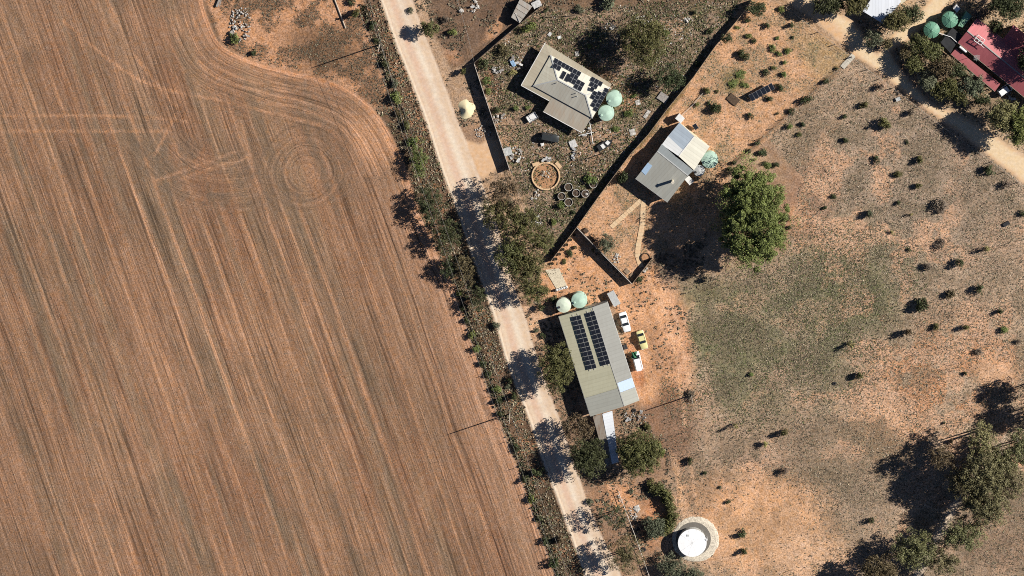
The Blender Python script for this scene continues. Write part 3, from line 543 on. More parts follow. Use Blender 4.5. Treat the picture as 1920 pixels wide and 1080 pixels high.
tree(1258, 146, 30, 26, 6.5, 'dark', 'dark open tree in the corner by the long tall fence', 32, dens=2.0, cl=0.9, leafn=50, leafs=0.32, bare=0.1, stems=2)
VG = 'trees on the field side of the road'
for a in ((785,300,20,40,3.6,'green','tall green shrub tree casting branchy shade on the field, topmost of the verge'), (806,382,30,42,5.2,'dark','dark verge tree with big shade on the field beside the road bend'), (838,442,28,38,5.5,'dark','dark verge tree right under the twin wires'), (872,505,22,34,5,'brown','brownish verge tree hugging the road edge'), (893,560,22,26,4,'dark','low dark verge tree below the shaded road stretch'), (842,500,18,26,4,'dark','narrow dark verge tree at the field edge under the wires')):
    tree(a[0], a[1], a[2], a[3], a[4], a[5], a[6], int(a[0]*3+a[1]), 'verge_tree', dens=1.5, cl=0.62, leafn=46, leafs=0.26, bare=0.15, stems=3, group=VG)
BG = 'creek line trees in the lower right corner'
for a in ((1838,822,24,30,12,'pale','pale topped gum standing highest on the creek bend'), (1846,884,52,46,13,'olive','biggest olive gum over the pale creek bed'), (1886,902,34,32,11.5,'olive','olive gum right of the biggest creek gum'), (1854,950,38,38,12,'olive','olive gum below the biggest creek gum'), (1806,1002,36,34,10,'olive','lower olive gum left of the creek bed end'), (1716,1030,42,36,9,'olive','spreading gum at the lower edge left of the creek bed'), (1650,1066,36,30,9,'brown','dark leafed gum lowest and leftmost of the creek trees'), (1768,858,26,22,10,'brown','thin half bare gum with white branches above the creek bed'), (1912,838,26,34,11,'olive','gum cut by the right edge above the creek bed'), (1802,900,26,30,11,'brown','brownish gum left of the biggest creek gum'), (1770,1050,30,26,8,'olive','low gum between the two lower creek gums'), (1878,862,30,28,11,'olive','olive gum above right of the biggest creek gum'), (1826,930,28,28,10,'olive','olive gum between the biggest creek gum and the creek bed'),
          (1958,722,38,24,10,'olive','gum beyond the right edge shading the creek head'), (1985,768,36,26,11,'olive','gum beyond the right edge, lower one shading the creek head'), (1940,775,24,22,9,'brown','thin gum just beyond the right edge over the creek head')):
    tree(a[0], a[1], a[2]*1.12, a[3]*1.12, a[4], {'olive': 'creek'}.get(a[5], a[5]), a[6], int(a[0]*5+a[1]), 'creek_gum', dens=1.75, cl=0.85, leafn=54, leafs=0.33, bare=0.4 if 'bare' in a[6] else 0.16, stems=3, bark='barkp', group=BG)
RG = 'trees round the red roofed house'
for a in ((1555,6,34,22,6,'dark','dark tree at the top edge left of the white roof'), (1606,4,26,24,7,'olive','olive tree at the top edge touching the white roof'), (1682,40,26,22,6.5,'olive','olive tree between the white roof and the branch track'), (1637,72,18,18,4,'grey','grey green bush tree below the white roof'), (1662,82,11,11,3,'brown','small brownish tree at the track junction'), (1706,26,22,18,5,'dark','dark tree at the top between white roof and branch track'),
          (1722,82,22,20,5,'olive','olive tree just below the left ribbed tank'), (1714,118,18,20,4.5,'olive','olive tree nearest the track junction in the hedge'), (1745,100,22,20,5,'olive','olive tree behind the hedge middle near the carport'), (1768,125,24,20,5.5,'brown','brown olive tree against the lower verandah'), (1741,152,18,22,4.5,'grey','grey green tree at the track side of the hedge'), (1783,160,20,26,5,'olive','tall olive tree in the hedge middle'), (1822,160,24,22,5.5,'grey','grey green tree at the lower end of the hedge by the verandah'), (1880,215,34,34,9,'pale','pale green gum by the parked car shading the track'), (1912,238,24,40,10,'green','bright green gum at the right edge by the track'),
          (1800,180,20,18,4.5,'olive','olive tree at the track side end of the hedge'), (1762,172,18,16,4.5,'olive','low olive tree over the track edge in the hedge middle'), (1840,186,16,14,4,'dark','small dark tree below the lower verandah end'), (1698,100,14,14,3.5,'brown','brownish tree at the left end of the hedge'), (1795,130,18,16,5,'dark','dark tree tight against the verandah middle'), (1888,8,36,28,9,'dark','dark tree at the upper right corner behind the red roof'), (1938,110,30,36,9,'dark','dark tree beyond the right edge shading the red roof'), (1866,50,14,14,4,'dark','small dark tree against the far eave of the red roof'), (1838,28,16,13,3.5,'dry','bare grey shrub tree on the pale patch above the red roof'), (1945,55,28,28,10,'dark','dark tree beyond the right edge behind the red wing')):
    tree(a[0], a[1], a[2], a[3], a[4], a[5], a[6], int(a[0]*7+a[1]), 'house_tree', dens=2.6, cl=0.85, leafn=60, leafs=0.34, stems=2, group=RG)
tree(806, 53, 17, 18, 4.2, 'olive', 'rounded olive tree alone on the far roadside near the top', 77, 'roadside_tree', dens=2.2, cl=0.7, leafn=60, leafs=0.28)
tree(1365, 73, 13, 11, 3.2, 'dark', 'dark rounded tree against the tall fence in the solar yard', 78, 'garden_tree', dens=2.4, cl=0.7, leafn=60, leafs=0.26)
tree(1418, 15, 20, 16, 4, 'dark', 'large dark tree at the top edge inside the tall fence end', 79, 'garden_tree', dens=2.2, cl=0.7, leafn=60, leafs=0.28)
tree(1137, 456, 17, 19, 3.6, 'grey', 'round grey green tree in the yard beside the inner fence', 80, 'garden_tree', dens=2.6, cl=0.7, leafn=60, leafs=0.25)
for a in ((1228,990,24,26,3.0,'upper round clump left of the white tank'), (1258,1062,28,26,3.2,'clump below the white tank shade, left one'), (1300,1076,22,18,3.0,'clump at the bottom edge right below the white tank')):
    tree(a[0], a[1], a[2], a[3], a[4], 'hedge' if 0 else 'grey', 'dense grey green hedge tree, '+a[5], int(a[0]), 'hedge_tree', dens=2.6, cl=0.75, leafn=64, leafs=0.26, group='hedge trees beside the white tank')

shrubs([(1620,197,11,'olive',1.2),(1584,220,7,'dark',1.1),(1659,233,17,'olive',1.2),(1586,262,8,'dark',1.2),(1701,266,5,'dark',1),(1644,300,8,'dark',1.1),(1726,301,9,'olive',2.0),(1684,327,9,'olive',1.1),(1722,348,9,'olive',1.2),(1562,368,6,'dark',1.2),(1546,390,6,'round',1),(1631,402,9,'grey',2.0),(1684,380,6,'dark',1.2),(1708,402,5,'yellow',1.6),(1672,436,5,'yellow',1.6),(1855,318,14,'dark',1.3),(1918,400,7,'dark',1.3),
        (1650,163,10,'sparse',1.4),(1708,211,9,'sparse',1.5),(1887,347,10,'sparse',1.5),(1762,386,17,'sparse',1.0),(1763,458,13,'sparse',1.0),(1705,468,4,'dark',1.3),(1851,467,8,'yellow',2.2)], 'in the upper paddock', 'shrubs in the paddock')
shrubs([(1740,500,13,'sparse',1.1),(1799,494,9,'dark',2.0),(1838,541,9,'dark',2.0),(1784,551,13,'brown',1.0),(1730,571,17,'round',1.3),(1877,584,7,'dark',2.0),(1756,614,8,'olive',1.4),(1812,614,7,'olive',2.2),(1704,623,9,'brown',2.4),(1882,619,8,'green',1.2),(1596,646,7,'yellow',2.4),(1612,704,8,'olive',2.0),(1810,700,5,'round',1.2),(1910,641,6,'sparse',1.5),(1834,660,9,'sparse',1.2),(1770,793,4,'dark',1.3),(1783,827,6,'brown',1.4)], 'in the right orange paddock', 'shrubs in the paddock')
shrubs([(1408,702,6,'green',1.2),(1380,799,6,'yellow',3.0),(1471,812,8,'olive',3.0),(1434,834,7,'yellow',2.6),(1293,865,9,'round',1.3),(1322,887,5,'round',1.1),(1471,884,10,'sparse',1.6),(1366,941,6,'dark',1.1),(1350,914,4,'grey',1.0),(1391,1002,11,'dark',1.3),(1397,1035,9,'dark',1.4),(1633,976,7,'dark',1.8)], 'in the lower paddock', 'shrubs in the paddock')
shrubs([(1466,17,10,'green',.7),(1402,36,8,'dark',1),(1383,52,5,'green',1),(1439,49,7,'dark',1.6),(1485,49,7,'dark',1.8),(1404,67,8,'green',.9),(1414,76,7,'dark',1),(1459,72,5,'green',1),(1487,71,5,'dark',1),(1394,104,15,'round',.9),(1449,90,9,'green',.8),(1461,101,9,'green',.8),(1478,96,9,'green',.8),(1471,117,7,'green',.9),(1470,137,8,'green',.9),(1437,137,7,'dark',1),(1450,128,7,'olive',.8),(1388,140,11,'green',.5),(1374,158,12,'green',.5),(1397,160,10,'green',.5),(1325,170,8,'olive',1.2),(1345,171,5,'olive',1),(1307,196,6,'green',.9),(1344,203,13,'round',1.0),(1330,194,6,'dark',1),(1408,218,8,'dark',1),(1463,165,9,'dark',1),(1444,184,9,'dark',1),(1458,213,4,'dark',1),(1168,333,14,'round',1.1)], 'in the solar yard', 'shrubs in the solar yard')
shrubs([(1548,152,9,'dark',1.2),(1569,128,5,'dark',1),(1512,187,11,'dark',1.2),(1485,208,8,'dark',1.2),(1420,268,9,'dark',1.2),(1405,282,6,'dark',1.1),(1377,304,8,'dark',1.1),(1368,318,6,'olive',1.1)], 'along the solar yard fence', 'shrubs along the wire fence')
shrubs([(1481,237,9,'green',1.4),(1505,233,6,'round',1.1),(1499,253,7,'olive',1),(1429,285,11,'dark',.9),(1456,310,10,'dark',1),(1432,307,6,'dark',.9),(1412,300,5,'dark',.9),(1475,411,10,'dark',1),(1467,427,9,'olive',1),(1480,427,5,'round',1.1),(1471,448,6,'round',1.1),(1457,450,7,'dark',1)], 'round the very large tree', 'shrubs by the large tree')
shrubs([(945,95,15,'brown',1),(990,52,16,'green',.9),(906,122,12,'dark',1),(962,137,9,'yellow',.7),(912,152,8,'green',1),(915,170,8,'green',1),(930,205,10,'dark',1),(967,203,8,'green',.8),(990,203,7,'green',.8),(1090,130,11,'dark',1),(1105,85,8,'green',.8),(1140,4,20,'grey',1),(1087,18,11,'grey',1),(1023,20,7,'dark',1),(1180,213,9,'green',1),(1190,180,6,'green',1),(1156,242,8,'green',.7),(1303,22,8,'dark',1),(1250,62,8,'green',1),(1108,337,14,'green',.8),(1052,385,12,'green',.8),(1040,415,10,'green',.9),(1075,400,6,'dark',1),(1330,60,9,'dark',1),(1310,120,8,'dark',1)], 'in the junk yard', 'shrubs in the junk yard')
shrubs([(667,25,11,'olive',1.8),(660,3,10,'dark',1.2),(742,182,14,'green',1.2),(740,157,10,'grey',1.2),(440,72,10,'green',1.4),(475,98,8,'dark',1),(762,235,10,'olive',1),(772,265,13,'green',1),(848,58,9,'green',1.3),(869,134,10,'olive',1.6),(835,37,12,'sparse',1),(770,20,7,'grey',1),(700,45,9,'dark',1),(704,75,8,'dark',1),(722,120,9,'dark',1),(747,212,10,'brown',1)], 'on the upper roadside', 'roadside shrubs')
shrubs([(862,552,9,'green',1.3),(868,578,8,'dark',1.2),(876,602,9,'dark',1.2),(884,628,10,'green',1.2),(893,655,10,'green',1.2),(905,682,9,'dark',1.2),(915,703,9,'dark',1.1),(931,727,10,'green',1.1),(934,750,10,'dark',1.1),(938,776,8,'dark',1.1),(965,745,12,'dark',1.4),(952,725,8,'grey',1.1),(968,840,9,'dark',1.1),(985,900,10,'dark',1.1),(996,935,10,'green',1.1),(1010,975,10,'dark',1.1),(1022,1015,11,'dark',1.1),(1036,1055,12,'dark',1.2),(1050,1012,13,'brown',1.3),(930,610,10,'grey',1),(1005,885,12,'dark',1.6),(955,715,10,'dark',1.3)], 'along the lower field edge', 'shrubs along the field edge')
shrubs([(1024,543,13,'olive',1.2),(1014,577,9,'dark',1.4),(1038,560,10,'dark',1),(1006,620,7,'grey',1),(1018,630,6,'dark',1),(1215,800,9,'olive',1),(1232,835,13,'green',1.2),(1240,850,10,'green',1.1),(1183,922,7,'grey',1),(1222,912,16,'hedge',1.1),(1236,918,15,'hedge',1.0),(1246,928,16,'hedge',1.0),(1254,941,16,'hedge',1.0),(1259,955,16,'hedge',1.0),(1261,969,16,'hedge',1.0),(1256,983,17,'hedge',1.0),(1245,992,16,'hedge',1.0),(1105,940,8,'grey',1),(1296,742,13,'sparse',.8),(1069,475,8,'round',.8),(1079,464,6,'dark',1),(1058,491,6,'olive',.8),(1197,525,9,'dark',.9),(1112,469,5,'dark',1.3)], 'round the long solar shed', 'shrubs round the long shed')
# ------------------------------------------------------------------ buildings
def unit(v): return v/np.linalg.norm(v)
def xy(p): return Vector((p.x, p.y, 0))
def roof_part(name, pts, m, parent, th=0.07): return MB().slab([Vector(p) for p in pts], th).build(name, m, parent)
def cap(name, p, q, w, m, parent, lift=0.03):
    p, q = Vector(p), Vector(q); d = (q-p).normalized(); 
    z = Vector((0,0,1)); y = z.cross(d).normalized(); x = d; zz = x.cross(y)
    R = Matrix((x, y, zz)).transposed()
    return MB().box((p+q)/2+zz*lift, ((q-p).length, w, 0.05), R=R).build(name, m, parent)
def walls(pts, h, m, parent, inset=0.45, th=0.15):
    c = sum((Vector(p) for p in pts), Vector())/len(pts); q = [xy(Vector(p)) + (xy(c)-xy(Vector(p))).normalized()*inset*1.4 for p in pts]
    for i in range(len(q)):
        a, b = q[i], q[(i+1) % len(q)]; d = b-a
        MB().box((a+b)/2+Vector((0,0,h/2)), (d.length+th*(1 if i % 2 else -1.02), th, h), math.atan2(d.y, d.x)).build('wall', m, parent)
    return q
def opening(a, b, t, w, z0, z1, outw, parent, name, m):
    d = (b-a).normalized(); c = a.lerp(b, t) + outw*0.09; rz = math.atan2(d.y, d.x)
    o = MB().box(c+Vector((0,0,(z0+z1)/2)), (w, 0.05, z1-z0), rz).build(name, m, parent)
    MB().box(c+outw*0.02+Vector((0,0,z1+0.04)), (w+0.16, 0.10, 0.08), rz).build('lintel' if name == 'door' else 'window_frame', M['white'], o)
    return o
def panel_mesh(w, l):
    b = MB(); b.box((0,0,0.02), (w, l, 0.04), mi=0); nxc, nyc = 1, 1
    for i in range(nxc):
        for j in range(nyc):
            cw, cl = (w-0.05)/nxc, (l-0.05)/nyc
            b.box((-w/2+0.025+cw*(i+.5), -l/2+0.025+cl*(j+.5), 0.046), (cw, cl, 0.012), mi=1)
    return b.mesh('panel', [M['alu'], M['cell']])
PM = {}
def place_panel(parent, c, ex, ey, w, l):
    key = (round(w, 2), round(l, 2))
    if key not in PM: PM[key] = panel_mesh(w, l)
    o = bpy.data.objects.new('panel', PM[key]); C.objects.link(o); o.parent = parent
    ex = Vector(ex).normalized(); ez = ex.cross(Vector(ey)).normalized()
    if ez.z < 0: ez = -ez
    ey = ez.cross(ex)
    o.matrix_local = Matrix.Translation(Vector(c)-Vector(parent.location)) @ Matrix((ex, ey, ez)).transposed().to_4x4()
    return o

# --- hip roofed house with verandah
EH, RH = 2.75, 3.85
A, B_, D_, E_ = (at(1030.7,104.4,EH), at(1002,160,EH), at(1110,223,EH), at(1143.7,162.8,EH))
cen = (A+B_+D_+E_)/4; ex = ((E_-A)+(D_-B_)).normalized(); ey = Vector((-ex.y, ex.x, 0))
LX, LY = 16.1, 8.5
def h1(s, t, z): return Vector((cen.x, cen.y, 0)) + ex*s + ey*t + Vector((0,0,z))
e2 = (ex.x, ex.y); f2 = (ey.x, ey.y)
rm_w = roof_mat('shaded_west_iron', P(226,218,192), f2); rm_s = roof_mat('shaded_south_iron', P(198,192,174), e2, stain_amt=.2); rm_n = roof_mat('sunlit_iron', P(234,226,204), e2, stain_amt=.1); rm_v = roof_mat('verandah_iron', P(190,178,152), e2, stain_amt=.25); rm_v2 = roof_mat('verandah_iron_end', P(196,184,158), f2, stain_amt=.25); rm_x = roof_mat('weathered_iron', P(178,168,150), e2, stain_amt=.4)  # hip face colours carry the sunlit and shaded sides of one roof
H1 = thing('house', 'hip roofed house with verandah and roof solar panels in the junk yard', 'house', h1(0,0,0))
hx, hy = LX/2, LY/2
a, b, c, d = h1(-hx, hy, EH), h1(-hx,-hy,EH), h1(hx,-hy,EH), h1(hx,hy,EH); r1, r2 = h1(-hx+hy,0,RH), h1(hx-hy,0,RH)
R_ = roof_part('roof', (a, r1, r2, d), rm_n, H1); roof_part('roof', (a, b, r1), rm_w, H1); roof_part('roof', (b, c, r2, r1), rm_s, H1); roof_part('roof', (c, d, r2), rm_n, H1)
for p, q in ((r1,r2),(a,r1),(b,r1),(c,r2),(d,r2)): cap('ridge_cap', p, q, 0.28, M['galv'], R_)
v0, vz = EH-0.25, 2.3
roof_part('verandah_roof', (h1(-hx-2.5, hy+1.75, vz), h1(-hx-2.5,-hy-1.3,vz), h1(-hx,-hy,v0), h1(-hx,hy,v0)), rm_v2, H1)
roof_part('verandah_roof', (h1(-hx-2.5, hy+1.75, vz), h1(-hx,hy,v0), h1(hx,hy,v0), h1(hx,hy+0.9,vz+.15)), rm_v, H1)
roof_part('verandah_roof', (h1(-hx-2.5,-hy-1.3,vz), h1(-hx+5.2,-hy-1.3,vz), h1(-hx+5.2,-hy,v0), h1(-hx,-hy,v0)), rm_v, H1)
roof_part('extension_roof', (h1(-2.8,-hy,v0-.05), h1(hx-0.2,-hy,v0-.05), h1(hx-0.4,-hy-4.3,2.15), h1(-2.9,-hy-4.3,2.15)), rm_x, H1)
cap('gutter', h1(-hx-2.55,hy+1.8,vz-.05), h1(-hx-2.55,-hy-1.35,vz-.05), 0.14, M['white'], H1); cap('gutter', h1(-hx-2.5,-hy-1.38,vz-.05), h1(-hx+5.2,-hy-1.38,vz-.05), 0.14, M['white'], H1); cap('gutter', h1(-2.9,-hy-4.36,2.1), h1(hx-.4,-hy-4.36,2.1), 0.14, M['white'], H1)
W = walls((a, b, c, d), EH-0.05, M['cream'], H1, 0.5)
for t_ in (.2, .45, .75): opening(W[3], W[0], t_, 1.3, 0.9, 2.0, Vector((ey.x, ey.y, 0)), H1, 'window', M['glass'])
opening(W[3], W[0], .6, 0.9, 0.02, 2.05, Vector((ey.x, ey.y, 0)), H1, 'door', M['wood'])
for s_, t_ in ((-hx-2.4,hy+1.65),(-hx-2.4,0),(-hx-2.4,-hy-1.2),(-4,hy+1.35),(0,hy+1.2),(4,hy+1.0),(-5.4,-hy-1.2),(-2.8,-hy-4.2),(2.5,-hy-4.2),(hx-.5,-hy-4.2)):
    MB().tube(h1(s_,t_,0), h1(s_,t_,2.1), 0.06).build('verandah_post', M['white'], H1)
for s_, t_ in ((-3.6,-.75),(1.6,-.7),(2.2,-1.2)): MB().tube(h1(s_,t_,RH-.7), h1(s_,t_,RH+.35), 0.09).build('flue', M['galv'], H1)
# conservatory strip of cream sheet along the far eave
slope = (RH-EH)/hy
def nface(px, py):   # pixel on the lit north-east roof face
    z = EH
    for _ in range(6):
        p = at(px, py, z); t = (p-cen).dot(ey); z = EH+(hy-t)*slope+0.10
    return p
def eface(px, py):
    z = EH
    for _ in range(6):
        p = at(px, py, z); t = (p-cen).dot(ex); z = EH+(hx-t)*slope+0.10
    return p
zz = lambda x, y: (940+x/5.4, 60+y/5.4)
s_up = (ey*-1+Vector((0,0,slope))).normalized(); e_up = (ex*-1+Vector((0,0,slope))).normalized()
def arr(label, c0): return thing('solar_array', label, 'solar panels', c0)
def grid_on(t, f, x, y, cells, w, l, exx, eyy):
    o = f(*zz(x, y))
    for i, j in cells: place_panel(t, o + Vector(exx)*((w+.03)*i) + Vector(eyy)*((l+.03)*j), exx, eyy, w, l)
t = arr('stepped black solar panels on the lit long face of the hip roof', nface(*zz(660,370)))
grid_on(t, nface, 553, 293, [(i, 0) for i in range(7)]+[(0.35, 1),(1.35, 1)]+[(4.9, 1),(5.9, 1),(4.9,2),(5.9,2),(6.9,1.6),(7.9,1.6),(6.9,2.6),(7.9,2.6)], 1.0, 1.12, ex, s_up)
t = arr('pair of white framed solar panels in the middle of the hip roof', nface(*zz(645,448)))
grid_on(t, nface, 626, 437, [(0, 0), (1.25, 0)], 0.95, 1.9, ex, s_up)
t = arr('small six piece solar group near the green tanks end of the hip roof', nface(*zz(965,515)))
grid_on(t, nface, 925, 480, [(0,0),(1,0),(2,0),(.35,1),(1.35,1)], 1.0, 1.12, ex, s_up)
t = arr('stepped solar panels on the hip end facing the two green tanks', eface(*zz(990,680)))
grid_on(t, eface, 1062, 590, [(-k, 0) for k in range(6)]+[(-k-.4, 1) for k in range(1,5)]+[(-k-.8,2) for k in (1,2)]+[(-1.2,3)], 1.0, 1.05, ey, e_up)

# --- water tanks
def water_tank(px, py, r, h, m, label, rib=0, cone=0.35, group='round water tanks', hatch=True):
    p = at(px, py, h); R = r/S; t = thing('water_tank', label, 'water tank', (p.x, p.y, 0), group)
    prof = [(R*0.985, 0), (R*0.985, h*0.25), (R, h*0.26), (R, h*0.3), (R*.985, h*.31), (R*.985, h*0.6), (R, h*.61), (R, h*.65), (R*.985, h*.66), (R*0.985, h)]
    MB().lathe(prof, (p.x, p.y, 0), 40).build('tank_wall', m, t)
    ro = MB().lathe([(R*1.02, h-.05), (R*1.02, h+.04), (R*0.55, h+.04+cone*.6), (0.15, h+.04+cone)], (p.x, p.y, 0), 40).build('tank_roof', m, t)
    for k in range(rib):
        a = 2*math.pi*k/rib+0.2; q = Vector((math.cos(a), math.sin(a), 0)); MB().tube(Vector((p.x, p.y, h+.07+cone)), Vector((p.x, p.y, h+.06))+q*R*1.02, 0.10, 0.10, 6).build('rib', m, ro)
    for k in range(0 if rib else 10):
        a = 2*math.pi*k/10; q = Vector((math.cos(a), math.sin(a), 0)); MB().tube(Vector((p.x, p.y, h+.03+cone)), Vector((p.x, p.y, h+.03))+q*R*1.0, 0.035, 0.035, 5).build('seam', m, ro)
    if hatch: MB().lathe([(0.28, 0), (0.28, .12), (.22, .16)], (p.x-R*.62, p.y-R*.25, h+.1+cone*.3), 14).build('hatch', M['dark'] if rib == 0 and r < 14 else m, ro)
    MB().tube((p.x+R*.7, p.y+R*.72, 0), (p.x+R*.72, p.y+R*.74, h+.1), 0.06).build('pipe', M['white'], t)
    return t
water_tank(1151.5, 185.5, 14.6, 2.5, M['tank'], 'pale green round tank beside the hip roof, upper of the pair')
water_tank(1136.8, 212, 14.6, 2.5, M['tank'], 'pale green round tank beside the hip roof, lower of the pair')
water_tank(1330.8, 300, 15.3, 2.4, M['tank'], 'pale green round tank by the grey roofed house near the large tree')
water_tank(1310.8, 320, 10.4, 2.2, M['galv'], 'small white grey round tank between grey roofed house and green tank', cone=0.2)
water_tank(1057, 572.5, 13.7, 2.3, M['tankw'], 'cream white stained tank at the upper corner of the long shed')
water_tank(1086.3, 563.3, 14.6, 2.4, M['tank'], 'pale green tank at the upper end of the long shed')
water_tank(1781.3, 37, 14.8, 2.4, M['tankd'], 'dark green ribbed tank next to the green shed', 8, 0.7, hatch=False)
water_tank(1747, 56.5, 14.6, 2.4, M['tankd'], 'dark green ribbed tank nearest the branch track', 8, 0.7, hatch=False)
bt = water_tank(1298, 1018, 26.6, 2.7, M['wall_grey'], 'large white topped tank on a pale round pad at the bottom', cone=0.12, hatch=False, group=None)
for ch in bt.children:
    if ch.name.startswith('tank_roof'):
        ch.data.materials[0] = mat('fresh_white_steel', (.74,.75,.76), .45, var=.03, scale=.6); tr_ = ch
        for g in ch.children: g.data.materials[0] = M['galv']
p = bt.location; MB().box((p.x-1.1, p.y+1.9, 2.80), (.6,.5,.12)).build('hatch', M['galv'], tr_)
MB().box((p.x+3.6, p.y+.9, 1.4), (.1,.5,2.9), .3).box((p.x+3.45, p.y+.9, 2.86), (.5,.5,.06), .3).build('ladder', M['white'], bt)
pp = at(1304, 1011); pd = thing('tank_pad', 'pale round gravel pad with a dark inner ring under the white topped tank', 'pad', (pp.x, pp.y, 0)); pr_ = random.Random(3); vs = []; N_ = 60
for r, z in ((5.75, -.05), (5.45, .10), (5.0, .17), (2.9, .18)):
    for k in range(N_): a = 2*math.pi*k/N_; q = r*(1+(pr_.uniform(-.025, .025) if r > 5.2 else 0)); vs.append((pp.x+q*math.cos(a), pp.y+q*math.sin(a), z))
MB().add(vs, [(j*N_+k, j*N_+(k+1) % N_, (j+1)*N_+(k+1) % N_, (j+1)*N_+k) for j in range(3) for k in range(N_)]+[tuple(range(3*N_, 4*N_))]).build('gravel', mat('pad_gravel', P(220,206,182), .95, var=.35, scale=3, bump=.05), pd)
MB().lathe([(4.25,.17),(4.25,.215),(3.0,.215)], (p.x+.35, p.y+.3, 0), 44).build('dark_ring', M['concd'], pd)

# --- grey roofed house (two gables)
H2E = 3.0
z6 = lambda x, y, z: at(1170+x/6, 210+y/6, z)
w_, n_p, e_p, s_p = z6(130,748,H2E), z6(425,360,H2E), z6(780,660,H2E), z6(490,1015,H2E)
ra, rb = z6(375,440,H2E+.9), z6(720,715,H2E+.9)
e1 = (e_p-n_p).normalized(); f1 = (w_-n_p).normalized()
rg = roof_mat('grey_long_roof', P(172,170,158), (e1.x, e1.y), stain=(.2,.17,.13), stain_amt=.2); rdk = roof_mat('slate_roof', P(112,118,118), (e1.x, e1.y), stain_amt=.1, stain=(.1,.1,.1)); rcr = roof_mat('cream_roof', P(236,230,208), (f1.x, f1.y), stain_amt=.06); rbl = roof_mat('blue_grey_roof', P(186,196,202), (f1.x, f1.y), stain_amt=.15, stain=(.2,.22,.25)); rwh = roof_mat('white_roof', P(246,244,236), (f1.x, f1.y), stain_amt=.04)
H2 = thing('house', 'house with long grey roof, blue skylight and white rear gable', 'house', xy((w_+e_p)/2))
mr_ = roof_part('roof', (w_, s_p, rb, ra), rg, H2); roof_part('roof', (ra, rb, e_p, n_p), rdk, H2); cap('ridge_cap', ra, rb, .25, M['galv'], mr_); cap('gutter', w_, s_p, .15, M['white'], H2, -.05)
q0, q1, q2, q3 = z6(425,368,2.9), z6(625,118,2.9), z6(965,385,2.9), z6(788,655,2.9); k0, k1 = z6(615,497,3.5), z6(790,275,3.5)
kk = z6(495,272,2.9); mm = k0.lerp(k1, .30)
roof_part('rear_roof', (kk, q1, k1, mm), rbl, H2); roof_part('rear_roof', (q0, kk, mm, k0), rwh, H2); r3 = roof_part('rear_roof', (k0, k1, q2, q3), rcr, H2); cap('ridge_cap', k0, k1, .2, M['white'], r3)
walls((w_, n_p, e_p, s_p), H2E-.1, M['cream'], H2, .5); W = walls((q0, q1, q2, q3), 2.75, M['cream'], H2, .45)
opening(W[1], W[2], .3, .9, .02, 2.05, (W[1]-W[0]).normalized(), H2, 'door', M['wood']); opening(W[1], W[2], .7, 1.2, .9, 2.0, (W[1]-W[0]).normalized(), H2, 'window', M['glass'])
def on_h2(x, y, dz=.05):
    z = H2E
    for _ in range(6):
        p_ = z6(x, y, z); tt = 1-abs((p_-ra).dot((e1.cross(Vector((0,0,1)))))/((w_-ra).dot(e1.cross(Vector((0,0,1)))))); z = H2E+.9*tt+dz
    return p_
sky_o = roof_part('skylight', [on_h2(*q) for q in ((195,665),(268,570),(318,605),(243,712))], mat('blue_skylight', P(176,200,220), .4, var=.08), H2, .03)
p_ = on_h2(545, 775); fl_ = MB().box(p_+Vector((0,0,.9)), (.5,.5,2.1), .9).build('chimney', M['cream'], H2); MB().box(p_+Vector((0,0,2.0)), (.65,.65,.12), .9).build('chimney_cap', M['conc'], fl_)
b_ = at(1292.5,338.3,1.6); bx_ = MB().box((b_.x, b_.y, .8), (1.7,1.2,1.6), -.85).box((b_.x, b_.y, 1.63), (1.9,1.4,.08), -.85).build('white_bin_store', M['white'], origin=(b_.x, b_.y, 0)); tag(bx_, 'small white box shed tucked at the grey roof corner by the tank', 'box')
p_ = at(1304,237.5,.9); t = thing('solar_panel_stand', 'single small solar panel on a stand beside the white rear roof', 'solar panel', xy(p_)); dv_ = Vector((.55,-.83,0)); place_panel(t, p_, Vector((.83,.55,0)), Vector((-.5,.75,.35)), 1.0, 1.6)
for s_ in (-.4,.4): MB().tube(xy(p_)+Vector((.83,.55,0))*s_, p_+Vector((.83,.55,0))*s_, .04).build('leg', M['galv'], t)
p_ = at(1275,222,1.9); o_ = MB().box((p_.x,p_.y,.95),(1.5,1.2,1.9),-.7).box((p_.x,p_.y,1.93),(1.8,1.5,.07),-.7).build('pump_shelter', M['white'], origin=xy(p_)); tag(o_, 'small white shelter at the top corner of the white rear gable', 'shelter')

# --- long shed with two solar rows
SE_, SR_ = 3.4, 4.3
nw, ne, se, sw = at(1047.5,593.3,SE_), at(1139,566,SE_), at(1198.5,751,SE_), at(1107,781,SE_)
fr_ = .695; rn, rs2 = nw.lerp(ne, fr_)+Vector((0,0,SR_-SE_)), sw.lerp(se, fr_)+Vector((0,0,SR_-SE_))
el = (sw-nw).normalized(); ew = (ne-nw).normalized()
s1 = roof_mat('pale_shed_roof', P(196,190,160), (el.x, el.y), stain=(.30,.28,.19), stain_amt=.35, step=.9, var=.035); s2 = roof_mat('grey_shed_roof', P(158,156,146), (el.x, el.y), stain_amt=.25, stain=(.18,.17,.15), step=.9, var=.035); s3 = roof_mat('newer_shed_roof', P(178,176,162), (el.x, el.y), stain_amt=.2, stain=(.22,.21,.18), step=.9, var=.03)
SH = thing('shed', 'long grey farm shed with two rows of solar panels', 'shed', xy((nw+se)/2))
def sp(u, v):      # u across (0..1 from west eave), v along
    if u <= fr_: return nw.lerp(sw, v).lerp(rn.lerp(rs2, v), u/fr_)
    return rn.lerp(rs2, v).lerp(ne.lerp(se, v), (u-fr_)/(1-fr_))
def strip(name, u0_, u1_, v0_, v1_, m): return roof_part(name, (sp(u0_,v0_), sp(u0_,v1_), sp(u1_,v1_), sp(u1_,v0_)), m, SH, .08)
